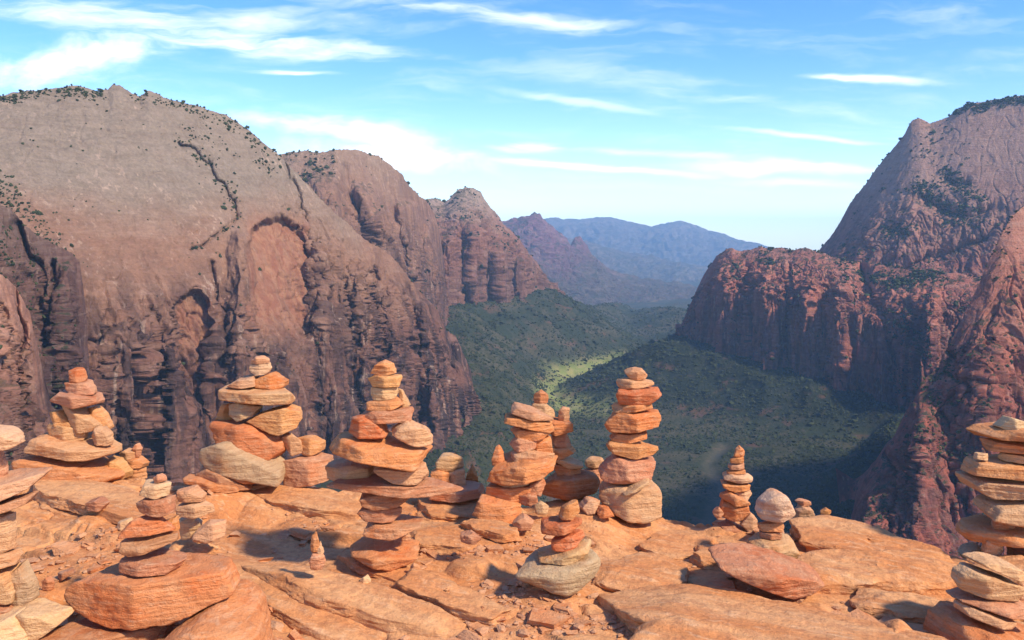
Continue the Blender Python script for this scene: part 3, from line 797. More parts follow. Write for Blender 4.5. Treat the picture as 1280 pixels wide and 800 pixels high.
# ------------------------------------------------------------------ the cairns, every stone its own object
B = {'depth': None}
cairn('the leftmost tall cairn at the rim', 4.32, [
 ('86,463 93,460 105,460 110,468 108,476 100,480 88,479', 'red', 'small round red stone'),
 ('83,478 90,477 112,477 119,488 120,494 90,493 85,488', 'pink', 'pinkish rough block'),
 ('67,497 75,490 90,489 122,495 125,500 123,507 106,511 72,504', 'pink', 'flat pink-brown slab'),
 ('80,506 90,506 110,518 126,532 122,538 108,542 92,528', 'tan', 'slanting tan slab'),
 ('106,511 120,508 132,518 142,537 128,537 112,522', 'ochre', 'ochre block behind the slanting slab', {'yoff': .06}),
 ('62,514 80,512 100,533 92,537 72,533 64,522', 'ochre', 'ochre wedge on the left side'),
 ('61,536 68,527 100,533 110,542 106,552 90,555 68,550', 'tan', 'rounded tan block'),
 ('114,546 118,537 126,532 137,540 141,552 138,558 118,556', 'tan', 'tan cube on the right side', {'yoff': -.03}),
 ('45,552 50,544 64,541 88,550 108,552 146,559 146,572 128,577 80,569 48,565', 'tan', 'long rounded tan slab'),
 ('128,580 140,572 150,574 163,590 158,600 140,594', 'ochre', 'ochre wedge under the right end', {'yoff': .08}),
 ('31,569 44,566 80,571 110,578 150,590 158,598 150,605 110,604 54,594 40,584', 'orange', 'broad orange base slab')], 11)
cairn('the tiny cairn by the leftmost cairn', 4.5, [
 ('165,563 171,554 178,560 176,571 166,573', 'pink', 'little pinkish spike'),
 ('150,566 158,561 172,565 173,573 155,575', 'tan', 'small tan stone'),
 ('152,573 172,572 186,578 182,585 160,585', 'orange', 'thin orange plate'),
 ('154,584 180,584 184,600 152,602', 'ochre', 'ochre block')], 12)
cairn('the cairn at the left edge', 2.55, [
 ('-40,530 0,536 12,539 25,548 29,557 15,563 0,565 -40,560', 'pale', 'big pale cap stone'),
 ('-40,562 0,564 5,575 4,600 -40,604', 'pink', 'pink upright stone', {'yoff': .03}),
 ('-50,605 0,603 30,596 52,593 55,600 42,611 35,617 0,631 -50,640', 'tan', 'long tan slab jutting right'),
 ('-50,640 0,633 30,621 40,618 42,625 35,635 15,643 0,647 -50,655', 'pink', 'pink slab under the jutting slab'),
 ('-40,645 0,645 16,642 17,690 0,696 -40,700', 'tan', 'squared tan block'),
 ('-40,694 0,693 16,689 27,699 22,709 0,714 -40,716', 'tan', 'small tan wedge'),
 ('8,735 12,714 30,703 45,728 43,752 30,759 10,758', 'grey', 'cracked grey block', {'yoff': .02}),
 ('-40,712 0,711 15,712 22,735 16,758 0,757 -40,757', 'olive', 'dull greenish block'),
 ('-40,754 0,752 15,757 24,763 15,772 0,779 -40,780', 'brown', 'brown chip between blocks'),
 ('18,764 35,757 70,764 86,778 60,792 40,812 22,812', 'cream', 'cream block on the right foot', {'yoff': -.02}),
 ('-40,780 0,779 22,765 40,790 42,830 -40,830', 'pale', 'pale base block', {'yoff': -.06})], 13)
cairn('the big boulder cairn', 2.66, [
 ('193,597 200,592 206,594 207,602 194,605', 'pink', 'tiny pink pebble'),
 ('176,613 180,604 214,603 215,620 196,624 178,620', 'pale', 'pale squared stone'),
 ('172,627 180,623 212,622 218,635 218,643 208,647 182,642 172,635', 'brown', 'red-brown stone'),
 ('206,651 222,645 223,664 215,669', 'ochre', 'ochre sliver at the right side', {'yoff': .05}),
 ('157,664 166,653 180,644 200,647 218,660 216,668 165,671', 'red', 'red triangular stone'),
 ('155,673 166,669 222,669 222,681 200,689 172,694 157,689', 'brown', 'brown slab with dark underside'),
 ('157,693 170,692 238,698 228,712 223,718 170,717 158,709', 'brown', 'blunt tan-brown slab'),
 ('90,728 93,716 115,703 160,698 282,695 288,708 297,722 299,743 288,756 245,774 200,783 160,785 120,774 92,754', 'orange', 'huge orange boulder carrying the cairn', {'depth': .28, 'top': .30, 'sharp': 70, 'front': (.34, -.30)}),
 ('40,812 100,774 165,784 207,780 208,850 40,850', 'brown', 'dark red block below the boulder', {'depth': .34, 'yoff': -.02}),
 ('208,812 222,781 270,756 300,759 325,771 337,790 340,850 208,850', 'orange', 'rounded orange boulder below right', {'depth': .34, 'yoff': -.05, 'sharp': 12})], 14)
cairn('the tumbled cairn behind the boulder', 3.35, [
 ('222,612 240,610 255,620 253,629 225,628', 'pink', 'pink flat stone'),
 ('224,630 250,627 266,631 268,642 250,648 226,645', 'tan', 'tan rounded stone'),
 ('224,648 240,645 252,652 248,672 228,676', 'pale', 'pale leaning stone', {'yoff': .04}),
 ('246,662 262,652 283,650 281,672 262,680 244,678', 'tan', 'tan wedge with dark side', {'yoff': -.02})], 15)
cairn('the broad cairn left of centre', 4.22, [
 ('312,453 320,446 328,445 337,448 337,454 312,456', 'tan', 'small tan cap'),
 ('313,456 336,453 340,461 335,468 320,470 313,464', 'pale', 'pale pebble under the cap'),
 ('283,484 298,474 320,468 323,483 300,486', 'tan', 'tan wedge on the left'),
 ('318,474 340,466 358,476 356,485 340,487 318,485', 'orange', 'orange wedge on the right', {'yoff': .02}),
 ('275,485 290,484 355,485 368,494 367,507 340,508 280,503', 'tan', 'long squared tan block', {'sharp': 30}),
 ('286,506 300,502 330,508 320,520 300,527 287,520', 'grey', 'greyish block', {'yoff': -.03}),
 ('269,526 278,505 290,503 292,526', 'ochre', 'ochre block behind the greyish one', {'yoff': .04}),
 ('308,526 330,514 360,507 376,513 378,524 371,536 350,543 338,541', 'ochre', 'ochre slab leaning right'),
 ('260,528 268,525 308,527 330,531 350,545 360,566 348,576 320,562 290,552 271,556', 'rust', 'big red-orange wedge'),
 ('352,546 362,541 376,550 380,567 365,571 356,560', 'tan', 'tan block at the right shoulder'),
 ('370,546 390,546 404,552 402,566 388,571 376,568', 'ochre', 'ochre block at the far right', {'yoff': .03}),
 ('248,567 250,561 290,547 308,551 355,580 357,600 350,607 330,602 300,582 262,582', 'grey', 'grey-tan slanting slab', {'yoff': -.04}),
 ('267,579 275,569 290,571 320,589 331,600 325,607 310,604 270,586', 'orange', 'orange slab leaning left', {'yoff': -.08}),
 ('245,591 260,581 290,587 310,601 318,613 305,614 280,599 250,598', 'brown', 'brown slab near the ground', {'yoff': -.10}),
 ('352,575 390,569 412,573 414,602 400,604 356,610', 'pink', 'pinkish squared base block'),
 ('228,595 250,595 298,605 303,616 290,617 235,605', 'orange', 'flat orange slab', {'yoff': -.14})], 16)
cairn('the slim-topped cairn left of centre', 3.28, [
 ('463,467 470,455 480,451 490,454 497,467 480,471', 'ochre', 'pointed ochre cap'),
 ('459,473 470,468 500,469 502,478 498,484 466,484', 'ochre', 'flat ochre stone', {'sharp': 30}),
 ('464,484 496,483 498,492 494,499 468,501 464,495', 'cream', 'cream stone'),
 ('461,501 496,497 505,507 492,515 463,513', 'orange', 'orange squared stone'),
 ('496,484 503,488 513,508 505,512', 'tan', 'tan splinter at the right side', {'yoff': .05}),
 ('450,520 462,511 490,513 508,511 517,522 508,529 480,530 458,530', 'brown', 'brown spreading slab'),
 ('437,533 440,522 455,518 478,530 485,546 478,549 450,548 438,543', 'red', 'red rounded stone on the left', {'yoff': -.03}),
 ('488,542 495,532 508,525 535,536 540,546 538,559 525,559 500,550', 'tan', 'tan boulder on the right', {'yoff': -.03}),
 ('409,562 420,552 425,544 440,543 470,548 500,552 535,561 533,580 524,588 500,586 440,576 410,570', 'orange', 'big orange slab', {'sharp': 28}),
 ('408,580 440,577 466,582 466,599 430,602 410,602', 'olive', 'dull block under the left half', {'yoff': .05}),
 ('464,584 475,580 520,586 533,580 538,596 530,604 495,602 478,594', 'tan', 'tan block under the big slab'),
 ('405,603 420,596 480,598 545,604 578,612 577,622 540,623 490,613 410,609', 'brown', 'long thin brown plate', {'depth': .22}),
 ('451,617 462,612 500,614 514,626 500,635 470,636 455,630', 'brown', 'brown-orange stone under the plate'),
 ('448,637 458,630 502,634 501,646 492,654 464,652', 'brown', 'brown squared stone'),
 ('455,658 470,650 498,653 540,655 520,663 490,671 460,668', 'pink', 'thin pinkish slab'),
 ('424,674 432,665 465,659 500,664 545,670 547,683 510,706 490,712 460,702 430,692', 'orange', 'broad orange base stone', {'depth': .26, 'top': .7})], 17)
cairn('the jagged pale cairn', 4.0, [
 ('545,577 552,568 558,573 565,567 578,572 580,586 548,590', 'cream', 'jagged cream stone', {'sharp': 30}),
 ('538,590 548,586 562,590 562,608 542,608', 'orange', 'small orange stone on the left', {'yoff': -.04}),
 ('552,588 580,584 582,608 554,610', 'pale', 'pale rough block'),
 ('582,597 590,582 597,596 598,606 583,608', 'orange', 'orange chip on the right', {'yoff': .06}),
 ('536,607 600,604 606,622 560,626 536,624', 'pink', 'pinkish base slab')], 18)
cairn('the crumbling central cairn', 3.82, [
 ('615,572 620,558 624,556 629,564 632,580 616,582', 'orange', 'upright orange spike', {'yoff': -.03}),
 ('637,513 645,506 665,511 694,524 690,528 665,527 640,519', 'pink', 'pink sloping slab', {'yoff': -.02}),
 ('629,526 633,518 650,517 690,527 696,540 688,543 660,534 632,530', 'orange', 'long orange slab'),
 ('640,537 650,533 682,534 690,541 684,548 660,550 642,545', 'orange', 'orange layered slab'),
 ('636,555 646,545 670,549 668,562 645,566', 'pink', 'pink broken stone', {'yoff': -.03}),
 ('662,548 688,545 691,566 670,570 660,562', 'orange', 'orange squared stone'),
 ('640,566 658,560 692,568 692,576 664,580 640,578', 'tan', 'tan crumbling layer', {'yoff': -.04}),
 ('609,602 618,581 650,571 690,574 698,584 672,600 640,605', 'orange', 'broad orange layer', {'yoff': -.05}),
 ('618,605 632,597 655,597 662,606 640,612', 'pale', 'pale chips layer', {'yoff': -.08}),
 ('655,614 662,602 676,592 682,604 673,620', 'pink', 'pinkish prism', {'yoff': -.08}),
 ('608,624 611,604 640,603 660,606 666,618 650,627 615,627', 'orange', 'orange rounded layer', {'yoff': -.07}),
 ('647,618 670,614 673,628 662,633 648,631', 'brown', 'small brown cube', {'yoff': -.12}),
 ('590,644 600,622 625,624 652,630 651,651 630,657 605,648', 'orange', 'broad orange foot stone', {'yoff': -.14})], 19)
cairn('the cairn left of the tallest', 3.95, [
 ('667,493 675,488 685,493 684,504 668,504', 'red', 'small red cube'),
 ('662,509 668,503 680,503 692,512 694,523 682,521', 'tan', 'tan wedge'),
 ('698,513 703,508 712,510 712,527 698,527', 'tan', 'tan upright block on the right'),
 ('676,530 690,525 714,527 714,540 694,544 680,540', 'rust', 'rust-coloured slab'),
 ('690,545 708,540 714,556 712,562 692,560', 'brown', 'brown block'),
 ('684,569 692,559 714,558 721,566 700,576', 'orange', 'orange flat stone'),
 ('688,576 700,571 715,575 730,580 727,585 706,585', 'tan', 'tan thin wedge'),
 ('688,578 706,582 728,584 725,593 710,600 699,598', 'rust', 'rust-coloured pointed stone'),
 ('673,614 679,602 700,590 720,596 745,591 753,602 746,618 710,626 675,622', 'red', 'big red loaf-shaped base', {'sharp': 12})], 20)
cairn('the two-stone cairn behind the red loaf', 4.1, [
 ('731,576 738,572 752,573 756,579 752,586 733,585', 'tan', 'flat tan stone'),
 ('730,587 754,585 756,604 730,606', 'pink', 'pinkish block')], 21)
cairn('the tallest cairn at the rim', 3.74, [
 ('781,466 790,460 802,461 810,469 806,475 788,476', 'pink', 'small rounded cap'),
 ('772,478 775,474 785,473 817,477 816,482 800,485 774,486', 'tan', 'thin tan stone'),
 ('770,493 774,485 795,486 820,485 827,497 818,505 773,505', 'red', 'red-orange block'),
 ('766,513 775,505 790,503 813,504 816,512 795,513 768,517', 'ochre', 'thin ochre plate'),
 ('755,532 763,520 770,514 800,515 824,514 826,525 822,536 795,540 760,541', 'orange', 'large orange block'),
 ('762,549 770,540 809,540 809,550 790,554 764,553', 'orange', 'small orange slab'),
 ('756,557 762,550 800,554 823,559 824,565 815,570 785,572 762,567', 'orange', 'orange loaf-shaped stone'),
 ('747,593 755,579 770,569 800,572 819,575 815,584 811,590 812,601 785,604 756,602', 'pink', 'broad pinkish block'),
 ('773,618 800,603 811,600 812,606 783,620', 'cream', 'cream splinter', {'yoff': -.10}),
 ('746,618 752,607 765,602 800,608 818,605 828,616 828,626 820,649 800,653 785,650 755,636', 'cream', 'large cream base boulder', {'depth': .24, 'sharp': 22})], 22)
cairn('the short cairn on a grey boulder', 3.02, [
 ('699,650 703,634 712,628 722,625 725,640 712,650', 'orange', 'small orange block'),
 ('675,662 680,654 700,651 727,649 729,656 715,663 690,669 678,669', 'red', 'flat red stone'),
 ('691,672 728,662 732,672 722,683 710,689 692,687', 'red', 'red squared stone'),
 ('663,699 690,689 720,680 738,675 740,688 730,696 700,704 680,704', 'olive', 'olive-tan wedge'),
 ('642,715 650,706 665,700 690,702 725,697 745,689 753,700 754,715 740,728 718,741 690,739 660,729', 'grey', 'wide grey boulder', {'depth': .24, 'sharp': 13})], 23)
cairn('the slim spire cairn right of centre', 3.66, [
 ('919,562 925,558 931,563 929,571 917,571', 'orange', 'tiny orange cap'),
 ('912,573 929,570 930,579 913,579', 'orange', 'small orange chip'),
 ('911,581 930,578 930,587 912,587', 'tan', 'small tan chip'),
 ('909,589 930,586 929,593 910,593', 'orange', 'thin orange chip'),
 ('903,596 910,591 935,592 942,598 940,604 920,605 905,601', 'pale', 'wide pale stone'),
 ('902,602 920,604 938,605 935,614 918,616 904,611', 'orange', 'orange flat stone'),
 ('911,616 938,612 940,620 930,628 914,623', 'tan', 'tan-brown flat stone'),
 ('903,618 912,614 935,626 936,632 915,632 903,626', 'orange', 'thin orange wedge', {'yoff': -.02}),
 ('897,640 904,624 918,626 935,630 937,641 928,651 910,651 899,645', 'rust', 'rust-orange block'),
 ('890,641 897,633 905,643 897,650', 'pink', 'little pink chip on the left', {'yoff': -.03}),
 ('924,656 938,641 947,650 946,661 935,667', 'tan', 'tan wedge on the right', {'yoff': -.03}),
 ('900,656 915,654 928,661 942,666 938,674 918,675 900,669', 'brown', 'brown base stone')], 24)
cairn('the cairn with a white head stone', 3.30, [
 ('945,643 950,625 962,616 972,614 986,622 993,637 990,647 975,654 950,652', 'white', 'white rounded head stone', {'sharp': 34}),
 ('949,655 976,651 978,658 975,665 950,665', 'ochre', 'ochre layered stone'),
 ('949,665 977,664 975,675 951,674', 'brown', 'brown layered stone'),
 ('929,691 938,678 950,673 985,674 998,688 999,700 990,707 960,703 932,697', 'olive', 'dull tan block')], 25)
cairn('the cairn behind the white head stone', 4.02, [
 ('992,626 1000,624 1012,626 1014,632 1000,633', 'pink', 'small pinkish cap'),
 ('993,636 1000,631 1012,633 1021,650 1010,656 994,655', 'tan', 'tan leaning block')], 26)
cairn('the tiny distant cairn at the rim', 3.80, [
 ('1025,639 1033,635 1039,638 1037,643 1026,643', 'orange', 'little orange cap'),
 ('1027,643 1037,643 1039,660 1026,660', 'pink', 'little pinkish block')], 27)
cairn('the big cairn at the right edge', 3.36, [
 ('1248,535 1260,521 1275,525 1280,537 1260,541', 'pale', 'pale cap stone'),
 ('1229,546 1250,536 1280,532 1300,540 1330,546 1290,552 1240,553', 'ochre', 'pointed ochre slab'),
 ('1232,561 1240,551 1300,551 1330,556 1320,565 1235,567', 'orange', 'thin orange slab'),
 ('1237,571 1250,565 1300,565 1330,570 1310,578 1250,579', 'tan', 'thin tan slab'),
 ('1217,574 1219,566 1235,567 1234,577', 'pale', 'pale chip on the left', {'yoff': -.03}),
 ('1208,589 1217,575 1250,575 1300,578 1340,582 1310,597 1240,599 1210,597', 'ochre', 'thick ochre slab'),
 ('1208,603 1215,597 1250,598 1300,598 1340,604 1310,617 1230,625 1215,618', 'tan', 'thick tan slab with rusty edge'),
 ('1219,638 1230,625 1260,620 1310,622 1345,634 1310,649 1250,654 1230,650', 'tan', 'pointed tan loaf stone'),
 ('1241,648 1265,647 1266,660 1240,662', 'pink', 'small pinkish spacer block', {'yoff': -.04}),
 ('1275,648 1330,648 1330,664 1275,664', 'brown', 'brown spacer in the gap', {'yoff': .03}),
 ('1195,669 1200,657 1215,654 1300,658 1345,668 1310,684 1260,682 1210,682 1197,676', 'orange', 'long orange rounded slab', {'sharp': 13}),
 ('1229,692 1231,673 1250,672 1254,692 1240,696', 'tan', 'upright tan prop block', {'yoff': -.06}),
 ('1262,684 1330,684 1335,706 1260,706', 'brown', 'brown base block', {'yoff': .02})], 28)
cairn('the low lower-right corner cairn', 2.68, [
 ('1205,699 1230,697 1262,704 1278,714 1276,725 1262,728 1220,710', 'cream', 'thin cream plate'),
 ('1189,730 1194,711 1207,707 1266,726 1271,738 1262,752 1200,740', 'olive', 'thick dull tan slab', {'sharp': 26}),
 ('1262,728 1275,722 1285,724 1285,748 1262,752', 'cream', 'cream block on the right end', {'yoff': .03}),
 ('1187,744 1230,742 1265,752 1300,756 1295,779 1250,772 1190,754', 'pink', 'pinkish brown slab'),
 ('1190,754 1200,751 1260,771 1265,781 1258,787 1210,772 1196,768', 'tan', 'thin tan slab near the ground', {'yoff': -.03}),
 ('1170,788 1180,770 1195,766 1280,789 1320,800 1330,850 1172,850', 'rust', 'rust-coloured base boulder', {'depth': .30})], 29)
cairn('the toy-sized foreground cairn', 2.98, [
 ('388,684 391,668 396,666 400,680 399,690 390,691', 'orange', 'orange sliver standing upright'),
 ('396,682 401,676 405,690 402,697 396,694', 'cream', 'cream sliver leaning on it'),
 ('387,700 390,690 404,692 407,704 402,714 388,712', 'pink', 'pinkish base chip')], 30)

# ------------------------------------------------------------------ slabs and loose rocks lying on the ledge
rs = np.random.RandomState(77)
SL = [
 ([(40, 600), (55, 596), (95, 597), (150, 606), (196, 620), (190, 640), (172, 645), (120, 632), (60, 618), (42, 610)], .075, .055, 'tan', 'long tan slab lying under the leftmost tall cairn', (0, -.06)),
 ([(40, 618), (60, 612), (180, 634), (200, 650), (175, 660), (110, 645), (45, 634)], .020, .06, 'pink', 'lower pinkish slab beneath the long tan slab on the left', (0, -.05)),
 ([(300, 612), (330, 606), (420, 616), (455, 628), (448, 638), (400, 634), (340, 624)], .03, .07, 'pale', 'pale slab between the broad cairn and the slim tower', (-.03, -.1)),
 ([(520, 622), (560, 615), (640, 622), (660, 636), (600, 644), (540, 640)], .03, .06, 'pale', 'pale worn slab behind the slim tower plate', (0, -.08)),
 ([(515, 664), (560, 654), (630, 656), (650, 668), (640, 682), (560, 680), (520, 676)], .045, .07, 'tan', 'smooth tan slab right of the slim tower base', (0, -.08)),
 ([(570, 650), (590, 645), (625, 650), (645, 663), (630, 668), (590, 660)], .075, .03, 'ochre', 'thin ochre plate lying on the smooth tan slab', (.06, -.02)),
 ([(290, 690), (310, 683), (400, 706), (500, 736), (580, 758), (560, 772), (470, 760), (380, 735), (300, 708)], .05, .10, 'tan', 'long tan slab running diagonally across the lower left', (.02, -.10)),
 ([(250, 690), (275, 683), (330, 712), (430, 756), (520, 786), (500, 800), (400, 780), (300, 738)], .012, .09, 'pink', 'long pinkish slab in front of the diagonal tan slab', (.03, -.10)),
 ([(488, 716), (500, 711), (560, 727), (615, 742), (640, 754), (615, 762), (560, 752), (500, 734)], .045, .08, 'orange', 'orange beam-like slab in the bottom centre', (.02, -.12)),
 ([(420, 690), (450, 684), (520, 712), (500, 722), (450, 708)], .02, .05, 'tan', 'narrow tan slab before the broad orange base stone', (0, -.08)),
 ([(1000, 662), (985, 652), (1030, 650), (1110, 664), (1180, 684), (1200, 695), (1150, 694), (1060, 684), (1010, 674)], .038, .085, 'tan', 'long tan slab along the right rim', (0, -.10)),
 ([(985, 700), (1000, 690), (1070, 695), (1140, 692), (1200, 702), (1205, 716), (1150, 722), (1080, 718), (1000, 720)], .055, .10, 'orange', 'orange slab in front of the long tan rim slab', (0, -.10)),
 ([(860, 690), (872, 672), (935, 676), (950, 690), (935, 702), (880, 700)], .035, .05, 'tan', 'flat tan slab under the slim spire cairn', (0, -.04)),
 ([(1060, 742), (1075, 730), (1150, 745), (1195, 758), (1190, 772), (1130, 765), (1070, 755)], .025, .06, 'tan', 'tan ridge slab left of the low cairn', (.02, -.12)),
 ([(740, 722), (800, 714), (870, 716), (960, 738), (1060, 758), (1180, 786), (1230, 830), (1100, 850), (900, 830), (780, 760)], .06, .14, 'orange', 'great smooth orange slab across the lower right', (.05, .10)),
 ([(760, 800), (790, 776), (850, 772), (920, 786), (960, 815), (880, 845), (780, 840)], .085, .14, 'orange', 'rounded orange slab at the bottom edge', (0, -.05)),
 ([(740, 722), (752, 700), (800, 690), (860, 704), (860, 722), (800, 735)], .02, .05, 'pink', 'pale pinkish slab right of the grey boulder', (.02, -.08)),
 ([(800, 680), (840, 660), (900, 672), (880, 690), (830, 696)], .01, .035, 'tan', 'low tan slab right of the cream base boulder', (.02, -.06)),
]
for i, (pts, zt, th, c, lab, tl) in enumerate(SL): make_slab(pts, zt, th, c, rs, lab, tl)

LR = [('881,701 890,694 930,693 985,704 1010,711 1036,728 1000,745 970,747 930,732 895,714', 3.03, 'deep', 'big tilted dark red slab before the cairn with a white head stone'),
 ('640,652 655,644 668,652 664,662 645,662', 3.5, 'pink', 'small pinkish rock before the crumbling layered cairn'),
 ('668,632 676,626 686,632 684,643 670,643', 3.62, 'cream', 'small cream rock below the big red loaf'),
 ('745,641 752,633 762,635 769,646 752,648', 3.62, 'red', 'red rock against the cream base boulder'),
 ('724,634 735,622 750,626 748,641 730,643', 3.66, 'tan', 'tan rock left of the cream base boulder'),
 ('482,668 487,663 496,664 498,674 486,675', 3.22, 'pale', 'pale pebble on the broad orange base stone'),
 ('502,671 507,667 513,669 513,675 503,676', 3.22, 'cream', 'tiny cream pebble on the broad orange base stone'),
 ('512,709 517,704 525,708 524,716 513,716', 3.15, 'tan', 'tan pebble in front of the broad orange base stone'),
 ('1198,692 1206,684 1222,681 1230,690 1225,700 1204,700', 3.42, 'pale', 'pale rubble rock by the big right cairn'),
 ('1028,722 1040,714 1058,716 1062,724 1050,730 1032,729', 3.14, 'pink', 'small pinkish rock under the orange rim slab'),
 ('148,652 162,648 168,656 158,664 146,662', 3.6, 'pale', 'pale rock left of the boulder cairn'),
 ('52,726 60,720 70,728 66,738 54,738', 2.86, 'red', 'small red rock left of the big boulder'),
 ('72,716 92,711 96,717 80,726 72,724', 2.92, 'deep', 'dark red splinter left of the big boulder'),
 ('108,628 122,624 138,628 130,638 112,638', 3.75, 'brown', 'brown rock in the gravel on the left'),
 ('575,668 590,664 602,672 592,680 578,678', 3.25, 'deep', 'dark red flake on the smooth tan slab'),
 ('900,752 906,760 900,766 892,762', 2.85, 'pink', 'pink chip on the great smooth slab'),
 ('596,768 602,760 612,764 610,776 598,777', 2.82, 'brown', 'dark brown rock at the end of the orange beam'),
 ('450,724 457,719 464,724 462,731 451,731', 3.0, 'pale', 'pale pebble above the diagonal slab'),
 ('1110,700 1122,696 1138,700 1132,710 1114,710', 3.2, 'tan', 'tan rock on the orange rim slab')]
for poly, Y, c, lab in LR:
    o = make_stone([tuple(map(float, p.split(','))) for p in poly.split()], Y, c, rs, name='loose_rock')
    o['label'] = lab; o['category'] = 'rock'; o['group'] = 'loose rocks on the ledge'

build_ledge()

# gravel and rubble, uncountable
def gravel():
    rs = np.random.RandomState(3); N = 42000
    py = rs.uniform(604, 830, N); px = rs.uniform(-60, 1340, N)
    Y = EYE * F / (py - HZ); X = (px - 640) / F * Y
    d = sand_mask(X, Y) + .25 * sstep(.05, .35, fbm(np.stack([X * 3.5, Y * 5, 0 * X], -1), 3))
    k = (rs.uniform(size=N) < np.clip(d, .015, 1) * .45) & (Y < rim_y(X) - .12)
    X, Y = X[k], Y[k]; n = len(X)
    r = np.exp(rs.normal(-5.45, .72, n)).clip(.0016, .030)
    kk = len(IV)
    V = IV[None] * (1 + .30 * rs.normal(size=(n, kk, 1)).clip(-1.5, 1.5)) * r[:, None, None] * np.stack([rs.uniform(.8, 1.7, n), rs.uniform(.8, 1.4, n), rs.uniform(.35, .8, n)], -1)[:, None]
    a = rs.uniform(0, 6.28, n); ca, sa = np.cos(a)[:, None], np.sin(a)[:, None]
    V = np.stack([V[..., 0] * ca - V[..., 1] * sa, V[..., 0] * sa + V[..., 1] * ca, V[..., 2]], -1)
    V = V + np.stack([X, Y, ledge_h(X, Y) + r * .2], -1)[:, None]
    T = IF[None] + (np.arange(n) * kk)[:, None, None]
    # flat broken plates among the gravel
    N2 = 2600; py = rs.uniform(606, 820, N2); px = rs.uniform(-60, 1340, N2)
    Y2 = EYE * F / (py - HZ); X2 = (px - 640) / F * Y2
    d2 = sand_mask(X2, Y2) + .5 * sstep(.0, .3, fbm(np.stack([X2 * 2.5, Y2 * 4, 0 * X2 + 9], -1), 3))
    k = (rs.uniform(size=N2) < np.clip(d2, .05, 1) * .5) & (Y2 < rim_y(X2) - .15)
    X2, Y2 = X2[k], Y2[k]; m = len(X2)
    cb = np.array([[a, b, c] for a in (-1, 1) for b in (-1, 1) for c in (-1, 1)], float)
    cq = np.array([[0, 1, 3, 2], [4, 6, 7, 5], [0, 4, 5, 1], [2, 3, 7, 6], [0, 2, 6, 4], [1, 5, 7, 3]])
    r2 = np.exp(rs.normal(-4.1, .45, m)).clip(.007, .045)
    B_ = (cb[None] + rs.normal(size=(m, 8, 3)) * np.array([.32, .32, .18])) * r2[:, None, None] * np.stack([rs.uniform(.8, 1.7, m), rs.uniform(.6, 1.1, m), rs.uniform(.14, .38, m)], -1)[:, None]
    a = rs.normal(-.45, .8, m); ca, sa = np.cos(a)[:, None], np.sin(a)[:, None]
    B_ = np.stack([B_[..., 0] * ca - B_[..., 1] * sa, B_[..., 0] * sa + B_[..., 1] * ca, B_[..., 2] + B_[..., 0] * rs.normal(0, .12, m)[:, None]], -1)
    B_ = B_ + np.stack([X2, Y2, ledge_h(X2, Y2) + r2 * .12], -1)[:, None]
    o2 = link('stone_plates', raw_mesh('stone_plates', B_.reshape(-1, 3), quads=(cq[None] + (np.arange(m) * 8)[:, None, None]).reshape(-1, 4), smooth=False, mat=M_STONE), kind='stuff')
    o2.color = (.58, .26, .115, 1); print('plates', m)
    o = link('gravel', raw_mesh('gravel', V.reshape(-1, 3), tris=T.reshape(-1, 3), smooth=False, mat=M_STONE), kind='stuff')
    o.color = (.55, .27, .135, 1)
    print('gravel', n)
gravel()
# ------------------------------------------------------------------ camera, sun, sky, air
SUN_AZ, SUN_EL = math.radians(126), math.radians(42)      # azimuth clockwise from +Y
cam = bpy.data.cameras.new('camera'); co = bpy.data.objects.new('camera', cam); col.objects.link(co)
co.location = (0, 0, EYE); co.rotation_euler = (math.radians(90), 0, 0)
cam.sensor_width = 36; cam.lens = 36 * F / 1280; cam.shift_y = (HZ - 400) / 1280
cam.clip_start = .05; cam.clip_end = 100000
scene.camera = co

sl = bpy.data.lights.new('sun', 'SUN'); so = bpy.data.objects.new('sun', sl); col.objects.link(so)
sl.energy = 3.2; sl.angle = math.radians(4); sl.color = (1, .87, .67)
so.rotation_euler = (math.pi / 2 - SUN_EL, 0, -SUN_AZ + math.pi)
so.location = (0, 0, 50)

w = bpy.data.worlds.new('World'); scene.world = w; w.use_nodes = True
t = NT(w.node_tree); bg = t.n['Background']
sky = t.new('ShaderNodeTexSky'); sky.sky_type = 'NISHITA'; sky.sun_disc = False
sky.sun_elevation = SUN_EL; sky.sun_rotation = SUN_AZ
sky.altitude = 1700; sky.air_density = 1.0; sky.dust_density = .6; sky.ozone_density = 2.4
tc = t.new('ShaderNodeTexCoord')
sx = t.new('ShaderNodeSeparateXYZ'); t.put(sx.inputs[0], tc.outputs['Generated'])
yy = t.m('MAXIMUM', sx.outputs[1], .12)
u = t.m('DIVIDE', sx.outputs[0], yy); v = t.m('DIVIDE', sx.outputs[2], yy)
cv = t.new('ShaderNodeCombineXYZ'); t.put(cv.inputs[0], u); t.put(cv.inputs[1], v)
warp = t.noise(t.scale(cv.outputs[0], (2.2, 6, 1)), 2.0, 4, .6)
w2 = t.m('MULTIPLY', t.m('SUBTRACT', warp, .5), .055)
v2 = t.m('ADD', v, w2)
cvw = t.new('ShaderNodeCombineXYZ'); t.put(cvw.inputs[0], u); t.put(cvw.inputs[1], v2)
fib = t.noise(t.scale(cvw.outputs[0], (2.2, 15, 1)), 2.6, 9, .62, .3)
puff = t.noise(t.scale(cvw.outputs[0], (4, 9, 1)), 2.4, 8, .6, .2)
